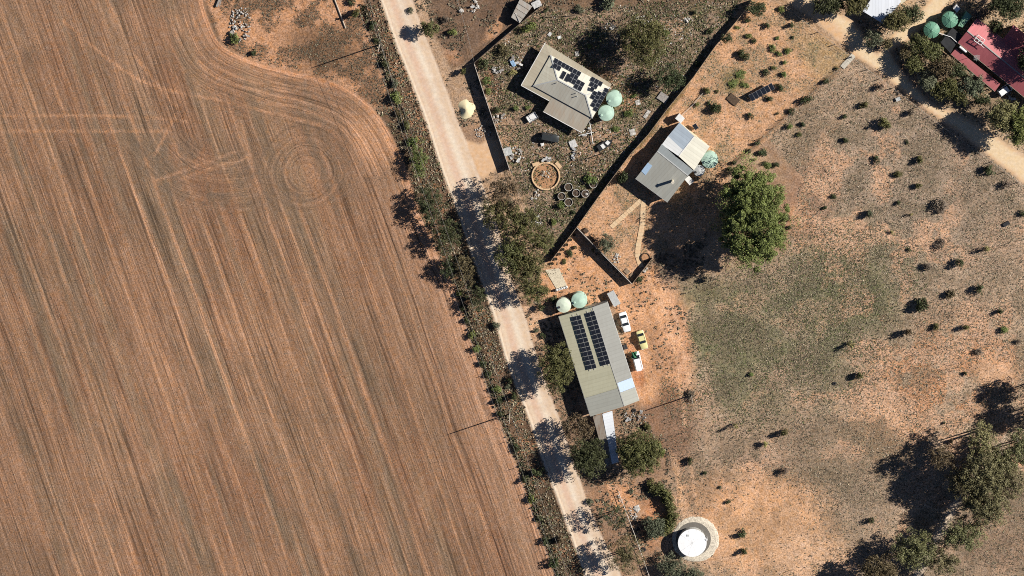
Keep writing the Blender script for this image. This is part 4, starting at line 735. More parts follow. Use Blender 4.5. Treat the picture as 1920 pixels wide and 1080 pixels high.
m0 = strip('roof', 0, fr_, 0, .815, s1); strip('roof', 0, fr_, .8165, 1, s3); strip('roof', fr_+.001, 1, 0, .765, s2); strip('skylight_sheet', fr_+.001, 1, .7665, .862, mat('pale_blue_sheet', P(196,212,232), .45, var=.04)); strip('roof', fr_+.001, 1, .8635, 1, s3)
cap('ridge_cap', rn, rs2, .22, M['wall_grey'], m0); cap('gutter', nw, sw, .14, M['white'], SH, -.06); cap('gutter', ne, se, .14, M['white'], SH, -.06)
W = walls((nw, ne, se, sw), SE_-.1, M['wall_grey'], SH, .25); opening(W[0], W[1], .65, 3.0, .02, 2.7, (W[0]-W[3]).normalized(), SH, 'door', M['galv']); opening(W[0], W[1], .3, 1.2, 1.1, 2.0, (W[0]-W[3]).normalized(), SH, 'window', M['glass'])
z5 = lambda x, y, z: at(1020+x/6, 530+y/6, z)
for lab, quad in (('left long double row of black solar panels on the pale shed roof', ((310,385),(410,362),(595,960),(492,982))), ('right long double row of black solar panels along the shed ridge', ((462,345),(565,315),(748,912),(648,938)))):
    zs = [SE_+.5, SE_+.6, SE_+.6, SE_+.5] if 'left' in lab else [SE_+.75, SE_+.9, SE_+.9, SE_+.75]
    cs = [z5(x, y, z+.1) for (x, y), z in zip(quad, zs)]; t = thing('solar_array', lab, 'solar panels', xy(cs[0])); wx = (cs[1]-cs[0]).length/2; ly = (cs[3]-cs[0]).length/12
    for r in range(12):
        for k in range(2): place_panel(t, cs[0].lerp(cs[3], (r+.5)/12).lerp(cs[1].lerp(cs[2], (r+.5)/12), (k+.5)/2), cs[1]-cs[0], cs[3]-cs[0], wx-.05, ly-.05)
    for k in (.25, .75):
        p, q = cs[0].lerp(cs[1], k), cs[3].lerp(cs[2], k); dd = (q-p).normalized(); MB().tube(p-dd*.5-Vector((0,0,.04)), q+dd*.4-Vector((0,0,.04)), .04).build('rail', M['alu'], t)
l0, l1, l2, l3, lm, ln = at(1111.5,781,2.7), at(1148,770,2.7), at(1160,866,2.2), at(1137,874,2.2), at(1129.4,776,2.75), at(1147.5,870,2.25)
LT = thing('lean_to', 'narrow lean-to with grey half and white half at the lower shed end', 'lean-to', xy((l0+l2)/2)); dl_ = (l3-l0).normalized()
roof_part('roof', (l0, l3, ln, lm), roof_mat('rusty_lean_to_roof', P(160,150,136), (dl_.x, dl_.y), stain=(.16,.09,.05), stain_amt=.7), LT); roof_part('roof', (lm+Vector((0,0,.08)), ln+Vector((0,0,.08)), l2+Vector((0,0,.08)), l1+Vector((0,0,.08))), roof_mat('white_lean_to_roof', P(238,240,240), (dl_.x, dl_.y), stain_amt=.08), LT)
for p in (l0, l1, l2, l3, lm, ln, l0.lerp(l3,.5), l1.lerp(l2,.5)): MB().tube(xy(p)*.985+xy((l0+l2)/2)*.015, (xy(p)*.985+xy((l0+l2)/2)*.015)+Vector((0,0,p.z-.1)), .07).build('post', M['woodd'], LT)

# --- red roofed house
z7 = lambda x, y, z: at(1660+x/5.4, y/5.4, z)
RE, RR = 2.9, 4.0
a, b = z7(930,180,RE), z7(735,430,RE); far = 1.0
ed = (z7(1300,895,RE)-b).normalized(); L3 = 27.0
c, d = b+ed*(L3), a+ed*(L3); g0 = z7(830,312,RR); g1 = g0+ed*L3
red = roof_mat('red_roof', P(210,122,122), (ed.x, ed.y), stain=(.34,.17,.16), stain_amt=.4, var=.05); red2 = roof_mat('shaded_red_roof', P(192,108,110), (ed.x, ed.y), stain=(.2,.05,.06), stain_amt=.3, var=.03)  # second red has shade put into its colour, for the shaded slope and wing
H3 = thing('house', 'long red roofed house with a lower red verandah', 'house', xy((a+b)/2+ed*10))
r_a = roof_part('roof', (a, g0, g1, d), red, H3); roof_part('roof', (b, c, g1, g0), red2, H3); cap('ridge_cap', g0, g1, .25, M['wall_grey'], r_a); cap('gutter', b, c, .18, M['cream'], H3, -.06)
va, vb = z7(715,490,2.6), z7(665,548,2.2); vc, vd = z7(1110,925,2.2), z7(1165,850,2.6); roof_part('verandah_roof', (va, vb, vc, vd), red, H3); cap('gutter', vb, vc, .18, M['cream'], H3, -.06)
for k in range(6): p = vb.lerp(vc, (k+.1)/5.3)*.99+va*.01; MB().tube(xy(p), xy(p)+Vector((0,0,2.1)), .06).build('verandah_post', M['cream'], H3)
W = walls((a, b, c, d), RE-.1, M['cream'], H3, .5); opening(W[0], W[1], .5, .9, .02, 2.05, -ed, H3, 'door', M['wood']); opening(W[3], W[0], .8, 1.4, .9, 2.0, (a-b).normalized(), H3, 'window', M['glass'])
wa = z7(1300,250,2.9); wx_ = [wa, wa+ed*16, wa+ed*16-(a-b).normalized()*5, wa-(a-b).normalized()*5]; wg = [p+Vector((0,0,1)) for p in (wa.lerp(wx_[3],.5), wx_[1].lerp(wx_[2],.5))]
roof_part('wing_roof', (wx_[0], wg[0], wg[1], wx_[1]), red2, H3); roof_part('wing_roof', (wx_[3], wx_[2], wg[1], wg[0]), red2, H3); walls(wx_, 2.8, M['cream'], H3, .5)
p_ = z7(785,500,3.1); hw = thing('water_heater', 'white cylinder water heater on the red roof edge', 'water heater', xy(p_)); MB().tube(p_-ed*1.05, p_+ed*1.05, .30, n=14).build('cylinder', M['white'], hw); 
for k in (-.7,.7): MB().box(p_+ed*k-Vector((0,0,.28)), (.12,.5,.14), math.atan2(ed.y,ed.x)).build('bracket', M['galv'], hw)
fr3 = thing('roof_frame', 'white four cell metal frame standing on the red roof ridge', 'frame', xy(z7(955,405,RR)))
qd = [z7(x, y, RR+.45) for x, y in ((938,355),(1008,405),(968,458),(897,410))]
for i in range(4): MB().tube(qd[i], qd[(i+1)%4], .09).build('bar', M['white'], fr3); MB().tube(qd[i]-Vector((0,0,.9)), qd[i], .05).build('leg', M['white'], fr3)
MB().tube(qd[0].lerp(qd[1],.5), qd[3].lerp(qd[2],.5), .08).build('bar', M['white'], fr3); MB().tube(qd[0].lerp(qd[3],.5), qd[1].lerp(qd[2],.5), .08).build('bar', M['white'], fr3); MB().tube(qd[2], qd[2]+ed*1.0, .06).build('bar', M['white'], fr3)
an = thing('television_antenna', 'thin antenna mast on the red roof beside the white frame', 'antenna', xy(z7(915,565,3.6))); p_ = z7(915,565,3.3); MB().tube(p_, p_+Vector((0,0,3.2)), .05).build('mast', M['galv'], an)
for k in range(7): MB().tube(p_+Vector((-.7,.2*(k-3),2.4+.12*k)), p_+Vector((.7,.2*(k-3),2.4+.12*k)), .03).build('element', M['galv'], an)
MB().tube(p_+Vector((0,-.9,2.3)), p_+Vector((0,.9,3.2)), .035).build('boom', M['galv'], an)
qd = [z7(x, y, 2.3) for x, y in ((735,262),(778,280),(878,162),(822,118))]; gs = thing('garden_shed', 'narrow green roofed garden shed beside the ribbed tanks', 'shed', xy((qd[0]+qd[2])/2)); roof_part('roof', qd, roof_mat('green_shed_roof', P(142,186,152), (1,0), stain_amt=.1), gs); walls(qd, 2.2, M['tankd'], gs, .12)
qd = [z7(x, y, 2.4) for x, y in ((770,355),(660,540),(560,430),(680,280))]; cp = thing('carport', 'dark flat roofed carport between ribbed tank and red roof', 'carport', xy((qd[0]+qd[2])/2)); roof_part('roof', qd, mat('black_roof', (.022,.023,.026), .7, var=.3, scale=1), cp)
for p in qd: MB().tube(xy(p)*.98+xy((qd[0]+qd[2])/2)*.02, xy(p)*.98+xy((qd[0]+qd[2])/2)*.02+Vector((0,0,2.3)), .06).build('post', M['galv'], cp)
pts_ = [z7(x, y, 2.6) for x, y in ((540,335),(665,375),(735,440))]; pi = thing('downpipe', 'white pipe running from the ribbed tank to the red roof', 'pipe', xy(pts_[0])); MB().tube(pts_[0], pts_[1], .09).tube(pts_[1], pts_[2], .09).build('pipe_run', M['white'], pi)
qd = [at(1618,21,2.8), at(1658,46,2.8), at(1690,2,2.8), at(1650,-26,2.8)]; wh = thing('white_shed', 'white flat roofed building at the top edge under trees', 'shed', xy((qd[0]+qd[2])/2)); roof_part('roof', qd, roof_mat('bright_white_roof', P(240,242,244), (1,0), stain_amt=.08), wh); walls(qd, 2.7, M['wall_grey'], wh, .2)
qd = [at(1680,-6,2.6), at(1690,8,2.6), at(1705,-4,2.6), at(1695,-18,2.6)]; o_ = thing('small_shed', 'small beige roofed shed cut by the top edge near the branch track', 'shed', xy((qd[0]+qd[2])/2)); roof_part('roof', qd, M['cream'], o_); walls(qd, 2.5, M['cream'], o_, .15)
qd = [at(1787,16,1.8), at(1794,24,1.8), at(1801,16,1.8), at(1794,8,1.8)]; o_ = thing('pump_house', 'tiny white flat roofed box above the ribbed tank', 'box', xy((qd[0]+qd[2])/2)); roof_part('roof', qd, M['white'], o_); walls(qd, 1.7, M['white'], o_, .1)
# --- broken shack at the top
qd = [at(975,-2,2.2), at(998,12,2.2), at(974,44,2.0), at(958,33,2.0)]; sk = thing('shack', 'tumbledown shack of loose grey sheets at the top fence', 'shack', xy((qd[0]+qd[2])/2)); dk_ = roof_mat('loose_sheets', P(186,180,168), (.6,.8), stain_amt=.5)
for k in range(4):
    a0, a1 = k/4, (k+1)/4-.02; dz = Vector((0,0,(k%2)*.09)); roof_part('roof_sheet', (qd[0].lerp(qd[3],a0)+dz, qd[0].lerp(qd[3],a1)+dz, qd[1].lerp(qd[2],a1)-dz, qd[1].lerp(qd[2],a0)-dz), dk_, sk, .05)
MB().box(qd[2].lerp(qd[3],.4)+Vector((.4,.9,.15)), (.28,2.4,.05), .45).build('loose_board', M['stone'], sk); walls(qd, 1.9, M['woodd'], sk, .2)

# ------------------------------------------------------------------ vehicles
def car(px, py, L, Wd, ang, paint, label, kind='sedan', h=1.45):
    """ang: heading of the nose in degrees, world"""
    p = at(px, py, .9); t = thing('parked_car', label, 'car' if kind != 'van' else 'van', xy(p)); t.rotation_euler.z = math.radians(ang); base = Vector(t.location)
    def part(mb, name, m, par=None, smooth=False): mb.v = [tuple(Vector(v)+base) for v in mb.v]; return mb.build(name, m, par or t, smooth=smooth)
    hl, hw_ = L/2, Wd/2; b = MB(); secs = []
    prof = {'sedan': [(-1,.80,.55,.86),(-.93,.94,.3,.96),(-.6,1,.25,.98),(0,1,.25,.96),(.5,1,.25,.94),(.85,.95,.28,.84),(.97,.82,.35,.70),(1,.72,.45,.62)], 'van': [(-1,.92,.45,1.0),(-.97,1,.3,1.05),(0,1,.28,1.05),(.55,1,.28,1.02),(.88,.94,.3,.92),(1,.8,.42,.7)], 'wagon': [(-1,.90,.5,1.05),(-.95,.98,.35,1.1),(0,1,.3,1.1),(.55,1,.3,1.08),(.9,.94,.35,1.0),(1,.85,.45,.85)]}[kind]
    for f, w, z0, z1 in prof:
        x, y = f*hl, w*hw_; secs.append([(x,-y,z0),(x,-y*1.0,(z0+z1)/2),(x,-y*.95,z1-.06),(x,-y*.82,z1),(x,y*.82,z1),(x,y*.95,z1-.06),(x,y,(z0+z1)/2),(x,y,z0)])
    vs = [v for s_ in secs for v in s_]; fs = [(i*8+j, i*8+(j+1)%8, (i+1)*8+(j+1)%8, (i+1)*8+j) for i in range(len(secs)-1) for j in range(8)]; fs += [tuple(range(7,-1,-1)), tuple(range((len(secs)-1)*8, len(secs)*8))]
    bo_ = part(b.add(vs, fs), 'body', paint, smooth=True); bv = bo_.modifiers.new('bevel', 'BEVEL'); bv.width = .10; bv.segments = 3; bv.limit_method = 'ANGLE'; bv.angle_limit = .6
    r0, r1, f0, f1_ = {'sedan': (-.72,-.46,.02,.36), 'van': (-.98,-.94,.30,.62), 'wagon': (-.95,-.85,.10,.35)}[kind]; zb = 0.93 if kind == 'sedan' else 1.02
    w0, w1 = hw_*.86, hw_*.70; cz = h
    g = MB().add([(r0*hl,-w0,zb),(f1_*hl,-w0,zb),(f1_*hl,w0,zb),(r0*hl,w0,zb),(r1*hl,-w1,cz),(f0*hl,-w1,cz),(f0*hl,w1,cz),(r1*hl,w1,cz)], [(3,2,1,0),(4,5,6,7),(0,1,5,4),(1,2,6,5),(2,3,7,6),(3,0,4,7)])
    part(g, 'windows', M['glass'])
    part(MB().box(((r1+f0)/2*hl,0,cz+.012), ((f0-r1)*hl*1.06, w1*2.04, .05)), 'car_roof', paint)
    for sx in (-.62,.62):
        for sy in (-1,1):
            w = part(MB().tube((sx*hl,sy*(hw_-.20),.33),(sx*hl,sy*(hw_+.0),.33),.33,n=16), 'wheel', M['black']); part(MB().tube((sx*hl,sy*(hw_-.02),.33),(sx*hl,sy*(hw_+.02),.33),.18,n=12), 'rim', M['galv'], w)
    for sy in (-1,1):
        part(MB().box((hl*.965,sy*hw_*.62,.66),(.16,.34,.14)), 'headlight', M['lamp']); part(MB().box((-hl*.985,sy*hw_*.66,.78),(.10,.30,.14)), 'tail_light', M['red_light']); part(MB().box((f1_*hl-.15,sy*(hw_+.06),zb+.05),(.12,.2,.14)), 'mirror', paint)
    return t
car(1171.7, 604, 5.0, 1.9, -74, M['paintw'], 'white sedan parked nearest the grey box trailer', h=1.45)
car(1204, 637.5, 4.8, 1.85, -73, M['painty'], 'pale yellow sedan parked in the middle of the three cars', h=1.45)
car(1195, 677, 4.6, 1.9, 104, M['paintw'], 'white van with green canvas over its front beside the shed', 'van', h=1.95)
p_ = at(1189,666,1.9); gc = thing('green_canvas', 'dark green crumpled canvas draped over the white van front', 'canvas', xy(p_)); rng = np.random.default_rng(8)
cb = MB(); N = 9; vs = [(p_.x+(i-4)*.16+rng.normal()*.05, p_.y+(j-4)*.2+rng.normal()*.05, 1.95+.25*math.sin(i*1.3+j)+rng.random()*.25-.05*((i-4)**2+(j-4)**2)*.35) for i in range(N) for j in range(N)]
cb.add(vs, [(i*N+j,(i+1)*N+j,(i+1)*N+j+1,i*N+j+1) for i in range(N-1) for j in range(N-1)]).build('cloth', M['paintg'], gc)
car(1031, 258, 4.4, 1.85, -12, M['paintd'], 'charcoal station wagon parked in the junk yard', 'wagon', h=1.75)
car(1888, 166, 4.6, 1.85, 35, M['paintw'], 'pale car half hidden under trees at the red verandah end', 'wagon', h=1.6)
def trailer(px, py, L, Wd, ang, h, label, m, cage=False):
    p = at(px, py, h); t = thing('box_trailer', label, 'trailer', xy(p)); t.rotation_euler.z = math.radians(ang); base = Vector(t.location)
    def part(mb, name, mm): mb.v = [tuple(Vector(v)+base) for v in mb.v]; return mb.build(name, mm, t)
    part(MB().box((0,0,h-.03 if not cage else .62),(L,Wd,.06)), 'lid' if not cage else 'tray_floor', m)
    for sy in (-1,1): part(MB().box((0,sy*(Wd/2-.03),h*.72),(L*.995,.05,h*.5)), 'side_panel', M['galv']); part(MB().tube((-.1,sy*(Wd/2+.02),.3),(-.1,sy*(Wd/2+.2),.3),.3,n=14), 'wheel', M['black'])
    for sx in (-1,1): part(MB().box((sx*(L/2-.03),0,h*.72),(.05,Wd*.93,h*.5)), 'end_panel', M['galv'])
    part(MB().tube((L/2,-Wd*.4,.5),(L/2+1.2,0,.5),.05).tube((L/2,Wd*.4,.5),(L/2+1.2,0,.5),.05), 'drawbar', M['dark'])
    if cage:
        for a_ in (-1,1):
            part(MB().tube((-L/2,a_*Wd/2,1.9),(L/2,a_*Wd/2,1.9),.04).tube((a_*L/2,-Wd/2,1.9),(a_*L/2,Wd/2,1.9),.04), 'cage_rail', M['dark'])
            for b_ in (-1,1): part(MB().tube((a_*L/2,b_*Wd/2,.6),(a_*L/2,b_*Wd/2,1.9),.04), 'cage_post', M['dark'])
trailer(1150.8, 560, 3.7, 1.75, -62, 1.5, 'grey lidded box trailer at the upper corner of the long shed', M['galv'])
trailer(997.6, 220, 2.5, 1.7, 32, .9, 'caged trailer with white tray below the hip roofed house', M['white'], True)

# ------------------------------------------------------------------ fences
def solid_fence(pts, h, m, label, step=2.4, capm=None, name='fence'):
    P0 = [xy(at(*p)) for p in pts]; t = thing(name, label, 'fence', P0[0]); 
    for a, b in zip(P0[:-1], P0[1:]):
        L = (b-a).length; n = max(1, round(L/step)); rz = math.atan2((b-a).y, (b-a).x); key = MB().box((0,0,h/2),(L/n-.03,.05,h)).box((0,0,h+.02),(L/n-.03,.09,.05),mi=1).mesh('panel', [m, capm or m]); pk = MB().box((0,0,h/2+.03),(.09,.10,h+.06)).mesh('post', m)
        for k in range(n):
            inst('panel', key, t, a.lerp(b, (k+.5)/n), rz+math.sin(k*3.1)*.008); inst('post', pk, t, a.lerp(b, k/n)+Vector((0,0,0)), rz)
        inst('post', pk, t, b, rz)
    return t
solid_fence([(1408,0),(1385,32),(1341,84),(1300,142),(1250,203),(1215,250),(1182,286),(1125,362),(1080,425),(1031,489)], 1.9, M['fence_d'], 'tall dark steel fence between the junk yard and solar yard', capm=M['fence_s'])
solid_fence([(1081.5,424.5),(1130,474),(1185,530)], 1.9, M['fence_d'], 'pale topped steel fence below the round grey green tree', capm=M['fence_w'])
solid_fence([(1185,530),(1222,483)], 1.5, M['fence_d'], 'short steel fence turning back towards the large tree', capm=M['fence_s'])
solid_fence([(889,117),(905,166),(925,225),(940,270),(956,317)], 1.9, M['fence_d'], 'tall steel fence of the junk yard beside the road', capm=M['fence_w'])
solid_fence([(889,116),(935,76),(978,40),(1012,12)], 1.5, M['fence_d'], 'dark fence running from the road corner to the shack')
def wire_fence(pts, label, h=1.2, step=4.0, wires=3, m='post', r=.06, rail=False):
    P0 = [xy(at(*p)) for p in pts]; t = thing('wire_fence' if not rail else 'rail_fence', label, 'fence', P0[0]); pk = MB().tube((0,0,-.1),(0,0,h+.1),r,n=6).mesh('post', M[m])
    for a, b in zip(P0[:-1], P0[1:]):
        L = (b-a).length; n = max(1, round(L/step))
        for k in range(n): inst('post', pk, t, a.lerp(b, k/n))
        for w in range(wires):
            z = Vector((0,0,h*(w+1)/wires)); MB().tube(a+z, b+z, .012 if not rail else .06, n=4 if not rail else 6).build('wire' if not rail else 'rail', M['wire' if not rail else m], t)
    inst('post', pk, t, P0[-1]); return t
wire_fence([(1474,13),(1535,60),(1597,106),(1627,130),(1697,182),(1767,237),(1860,303),(1935,360)], 'wire fence along the pale track above the paddock', r=.09)
wire_fence([(1597,107),(1541,156),(1490,205),(1430,258),(1400,286),(1368,316)], 'wire fence with shrubs between solar yard and paddock', r=.07)
wire_fence([(1160,922),(1171,951),(1191,1004),(1216,1076),(1225,1100)], 'pale rail fence left of the hedge trees', .9, 3.0, 1, 'fence_w', .10, True)
wire_fence([(690,-10),(712,70),(735,150),(752,215),(785,335)], 'wire fence on the verge near the upper power pole', step=5)
wire_fence([(846,540),(870,600),(893,665),(920,742),(950,828),(985,925),(1030,1050),(1048,1090)], 'wire fence along the lower field edge', 1.2, 6.5, 3, 'woodd')
wire_fence([(958,318),(985,400),(1010,462)], 'wire fence under the roadside gums', 1.1)
wire_fence([(974,310),(990,355),(1010,402),(1020,425)], 'inner wire fence left of the round stone ring', 1.1, 4, 2, 'woodd')
wire_fence([(855,-10),(876,62),(889,115)], 'wire fence right of the road above the steel fence', 1.2, 5)
wire_fence([(1022,30),(1070,28),(1110,22),(1180,8)], 'low timber rail fence along the top of the junk yard', .8, 4, 1, 'wood', .06, True)
wire_fence([(1278,216),(1300,195),(1318,174)], 'low white pipe rail above the white rear gable', .35, 4, 1, 'fence_w', .07, True)

# ------------------------------------------------------------------ power line
def power_pole(px, py, h, label, dirv):
    p = xy(at(px, py)); t = thing('power_pole', label, 'power pole', p); MB().tube(p-Vector((0,0,.2)), p+Vector((0,0,h)), .17, .11, 8).build('pole', M['barkp'], t)
    dv = Vector((-dirv.y, dirv.x, 0)); ca_ = MB().box(p+Vector((0,0,h-.5)), (2.4,.12,.14), math.atan2(dv.y, dv.x)).build('crossarm', M['woodd'], t); tips = []
    for k in (-1.05, 1.05): q = p+dv*k+Vector((0,0,h-.43)); MB().lathe([(.06,0),(.08,.08),(.05,.2)], q, 8).build('insulator', M['white'], ca_); tips.append(q+Vector((0,0,.2)))
    return tips
dv = (xy(at(955,776))-xy(at(711,84))).normalized(); H_ = 9.6
t1 = power_pole(711, 84, H_+.8, 'tall timber power pole at the upper field corner', dv); t2 = power_pole(955, 776, H_, 'tall timber power pole on the verge right of the field', dv); power_pole(1296, 741, 7.4, 'lone power pole in grey scrub right of the shed', dv)
span = t2[0]-t1[0]
for k, side in enumerate(('left', 'right')):
    o = MB(); pts = []
    for a, b in ((t1[k]-span*.6, t1[k]), (t1[k], t2[k]), (t2[k], t2[k]+span*.6)):
        for i in range(16): pts.append(a.lerp(b, i/16)-Vector((0,0,4*1.1*(i/16)*(1-i/16))))
    for p, q in zip(pts[:-1], pts[1:]): o.tube(p, q, .025, n=4)
    w = o.build('power_line', M['wire'], origin=tuple(xy(t1[k]))); tag(w, f'{side} one of the twin overhead wires along the dirt road', 'wire', 'overhead wires')

# ------------------------------------------------------------------ yard things
rng = np.random.default_rng(5); rr_ = random.Random(6)
def rock_mesh(m, seed, flat=.7):
    bm = bmesh.new(); bmesh.ops.create_icosphere(bm, subdivisions=1, radius=.5); r = random.Random(seed)
    for v in bm.verts: v.co *= r.uniform(.72, 1.25); v.co.z *= flat
    me = bpy.data.meshes.new('stone'); bm.to_mesh(me); bm.free(); me.materials.append(m); return me
ROCK = [rock_mesh(M['stone'], i) for i in range(4)] + [rock_mesh(M['stoneg'], 9+i) for i in range(2)]
BRD = [MB().box((0,0,0),(1,.16,.06)).mesh('board', M['wood']), MB().box((0,0,0),(1,.55,.03)).mesh('sheet', M['tarp']), MB().box((0,0,0),(1,.5,.05)).mesh('slab', M['stoneg'])]
def heap(px, py, rx, ry, n, size, label, name='rubble_heap', cat='rubble', rocks=(0,1,2,3,4,5), boards=0, hgt=.5, rot=0):
    c = xy(at(px, py)); t = thing(name, label, cat, c); a0 = math.radians(rot)
    for i in range(int(n*1.35)):
        r = rr_.random()**.5; a = rr_.uniform(0, 6.28); dx, dy = r*math.cos(a)*rx/S, r*math.sin(a)*ry/S; x = c.x+dx*math.cos(a0)-dy*math.sin(a0); y = c.y+dx*math.sin(a0)+dy*math.cos(a0); s = size*rr_.uniform(.35, 1.1)
        inst('stone', ROCK[rr_.choice(rocks)], t, (x, y, .15*s+hgt*(1-r)*rr_.random()), rr_.uniform(0, 6), (s, s*rr_.uniform(.6, 1), s*.8))
    for i in range(boards):
        o = inst(*(lambda k: (BRD[k].name.split('.')[0], BRD[k]))(rr_.randrange(3)), t, (c.x+rr_.uniform(-rx, rx)/S*.8, c.y+rr_.uniform(-ry, ry)/S*.8, .2+rr_.random()*hgt), rr_.uniform(0, 6), (rr_.uniform(.5, 1.25),)*2+(1,)); o.rotation_euler.x = rr_.uniform(-.25, .25); o.rotation_euler.y = rr_.uniform(-.2, .2)
    return t
heap(450, 45, 20, 34, 70, .62, 'large pile of grey and white rubble on the bare corner above the field', hgt=.9, boards=8)
heap(905, 247, 15, 12, 34, .45, 'white stone pile beside the junk yard driveway', rocks=(0,1,2,3))
heap(890, 12, 9, 13, 14, .8, 'white scrap heap at the top between road and shack', rocks=(0,1,2), boards=3)
heap(865, 20, 4, 5, 4, 1.0, 'small white rubble spot on the wire fence at the top', rocks=(0,1))
heap(1143, 48, 11, 9, 20, .5, 'scattered white stones behind the hip roofed house', rocks=(0,1,2,3), hgt=.2)
heap(1206, 38, 16, 9, 26, .5, 'white rubble in front of the tall open gum', rocks=(0,1,2,3), hgt=.4)
heap(935, 222, 11, 15, 22, .65, 'white junk pile against the steel fence inside the yard', 'junk_heap', 'junk', boards=5)
heap(968, 118, 14, 14, 16, .5, 'junk pile with blue and white scraps left of the hip roof', 'junk_heap', 'junk', boards=5)
heap(932, 130, 10, 10, 14, .6, 'white junk along the fence corner near the road', 'junk_heap', 'junk', boards=4)
heap(968, 290, 15, 16, 18, .6, 'white junk pile below the grey flat cover', 'junk_heap', 'junk', boards=8)
heap(1095, 247, 15, 9, 12, .45, 'timber and white scraps at the lower corner of the extension roof', 'junk_heap', 'junk', boards=10, rot=-25)
heap(1005, 365, 5, 13, 14, .6, 'broken white wall of rubble below the round stone ring', rocks=(0,1,2,3), rot=-35)
heap(1022, 327, 9, 8, 16, .5, 'dark and white rubble in the middle of the stone ring', boards=3)
heap(1005, 412, 12, 10, 10, .6, 'white sheets and junk under the olive gum', 'junk_heap', 'junk', boards=6)
heap(1182, 782, 12, 11, 14, .5, 'white frames and scrap below the shed corner', 'scrap_heap', 'scrap', boards=8)
heap(1203, 782, 9, 15, 14, .5, 'dark scrap pieces right of the white scrap frames', 'scrap_heap', 'scrap', rocks=(4,5), boards=4)
heap(1188, 962, 8, 14, 26, .55, 'white stone rubble beside the pale rail fence', rocks=(0,1,2,3), hgt=.25, rot=20)
heap(1163, 935, 4, 9, 8, .5, 'row of white stones at the top of the pale rail fence', rocks=(0,1,2), hgt=.1, rot=25)
heap(1156, 485, 8, 12, 22, .55, 'pale rock patch beside the inner fence', rocks=(0,1,2,3), hgt=.15, rot=35)
heap(1209, 506, 6, 6, 8, .6, 'white rocks at the end of the stone path', rocks=(0,1,2), hgt=.3)
heap(1080, 288, 9, 14, 5, .4, 'old trailer frame and timber below the white tarp', 'timber_pile', 'timber', boards=12, rot=-30)
heap(1022, 298, 13, 4, 4, .5, 'grey timber pile above the round stone ring', 'timber_pile', 'timber', boards=9, hgt=.6)
heap(1893, 180, 9, 8, 10, .5, 'pale clutter beside the parked car under the trees', 'junk_heap', 'junk', boards=5)
heap(1290, 38, 6, 6, 5, 1.0, 'pale mound in the upper junk yard near the tall fence', rocks=(0,1), hgt=.3)
# sheets and slabs lying about
def sheet(px, py, w, l, rz, m, label, name='metal_sheet', cat='sheet', z=.12, th=.06, pr=(0, 0)):
    th = max(th, z-.02); p = at(px, py, z); b = MB(); n = 5; vs = []
    for s_ in (0, 1):
        for i in range(n):
            for j in range(n): vs.append(Vector(((i/(n-1)-.5)*w*(1-.1*rr_.random()), (j/(n-1)-.5)*l*(1-.1*rr_.random()), rr_.uniform(-.03,.03)-s_*th)))
    fs = [(i*n+j,(i+1)*n+j,(i+1)*n+j+1,i*n+j+1) for i in range(n-1) for j in range(n-1)]; fs += [tuple(n*n+k for k in f[::-1]) for f in fs]; rim = [i*n for i in range(n)]+[(n-1)*n+j for j in range(1,n)]+[i*n+n-1 for i in range(n-2,-1,-1)]+[j for j in range(n-2,0,-1)]; fs += [(rim[k], n*n+rim[k], n*n+rim[(k+1)%len(rim)], rim[(k+1)%len(rim)]) for k in range(len(rim))]
    R = Matrix.Rotation(rz, 3, 'Z') @ Matrix.Rotation(pr[0], 3, 'X'); o = b.add([R @ v + p for v in vs], fs).build(name, m, origin=xy(p)); return tag(o, label, cat)
sheet(1074.5,270,1.7,1.9,.4,M['tarp'],'white crumpled tarp right of the charcoal wagon','tarp','tarp',.3)
sheet(1017,271,.8,.7,.2,M['white'],'small white box just below the charcoal wagon','storage_box','box',.5,.4)
sheet(952,284,1.9,2.0,.32,M['galv'],'grey flat cover against the steel fence near the driveway','flat_cover','cover',1.0,.12)
sheet(962,119,.9,1.6,.5,M['blue'],'pale blue tarp scrap left of the hip roof','tarp','tarp',.4)
sheet(1186,248,1.4,1.6,.3,M['stone'],'white slab lying left of the tall fence below the tanks','slab','slab'); sheet(1213,214,.9,2.2,-.6,M['stone'],'long white board beside the tall fence','board','board'); sheet(1196,192,1.2,1.3,.2,M['stone'],'pale slab right of the green tanks','slab','slab')
sheet(1049,70,.9,.7,.3,M['white'],'small white panel above the hip roofed house','panel_scrap','panel',.2); sheet(1031,64,1.0,.8,.9,M['tarp'],'white scrap beside the cream eave corner','scrap','scrap',.2); sheet(1082,101,.9,1.2,.2,M['stone'],'pale slab at the far eave of the hip roof','slab','slab',.2)
sheet(1006,8,2.2,1.7,.5,M['tarp'],'white tarp bunched at the shack corner','tarp','tarp',.9); sheet(1243,183,2.6,2.0,-.6,M['stoneg'],'grey board platform beside the dark corner tree','platform','platform',.3)
sheet(1590,115,1.3,4.2,-.72,M['conc'],'pale slab with dark chain at the paddock fence corner','slab','slab',.15,.12)
sheet(1195,953,1.2,1.5,.35,M['stone'],'white square slab with dark mark by the hedge','slab','slab',.2,.1); sheet(1192,158,1.0,.8,-.3,M['dark'],'dark metal box right of the hip roof','metal_box','box',.7,.5)
sheet(1374.6,186.6,2.9,2.0,-.68,M['compost'],'dark compost bed left of the ground solar panels','compost_bed','garden bed',.25,.25); sheet(1098.6,433,1.2,.95,-.75,M['woodd'],'dark crate on the yard side of the inner fence top','crate','crate',.6,.55); sheet(1110.6,448,.5,2.0,.75,M['woodd'],'dark narrow bench along the inner fence','bench','bench',.45,.4)
sheet(1175.6,509,1.3,1.1,-.75,M['wood'],'timber pallet near the lower end of inner fence, upper one','pallet','pallet',.2,.15); sheet(1186,517,1.3,1.1,-.75,M['wood'],'timber pallet at the corner of inner and short fence','pallet','pallet',.2,.15)
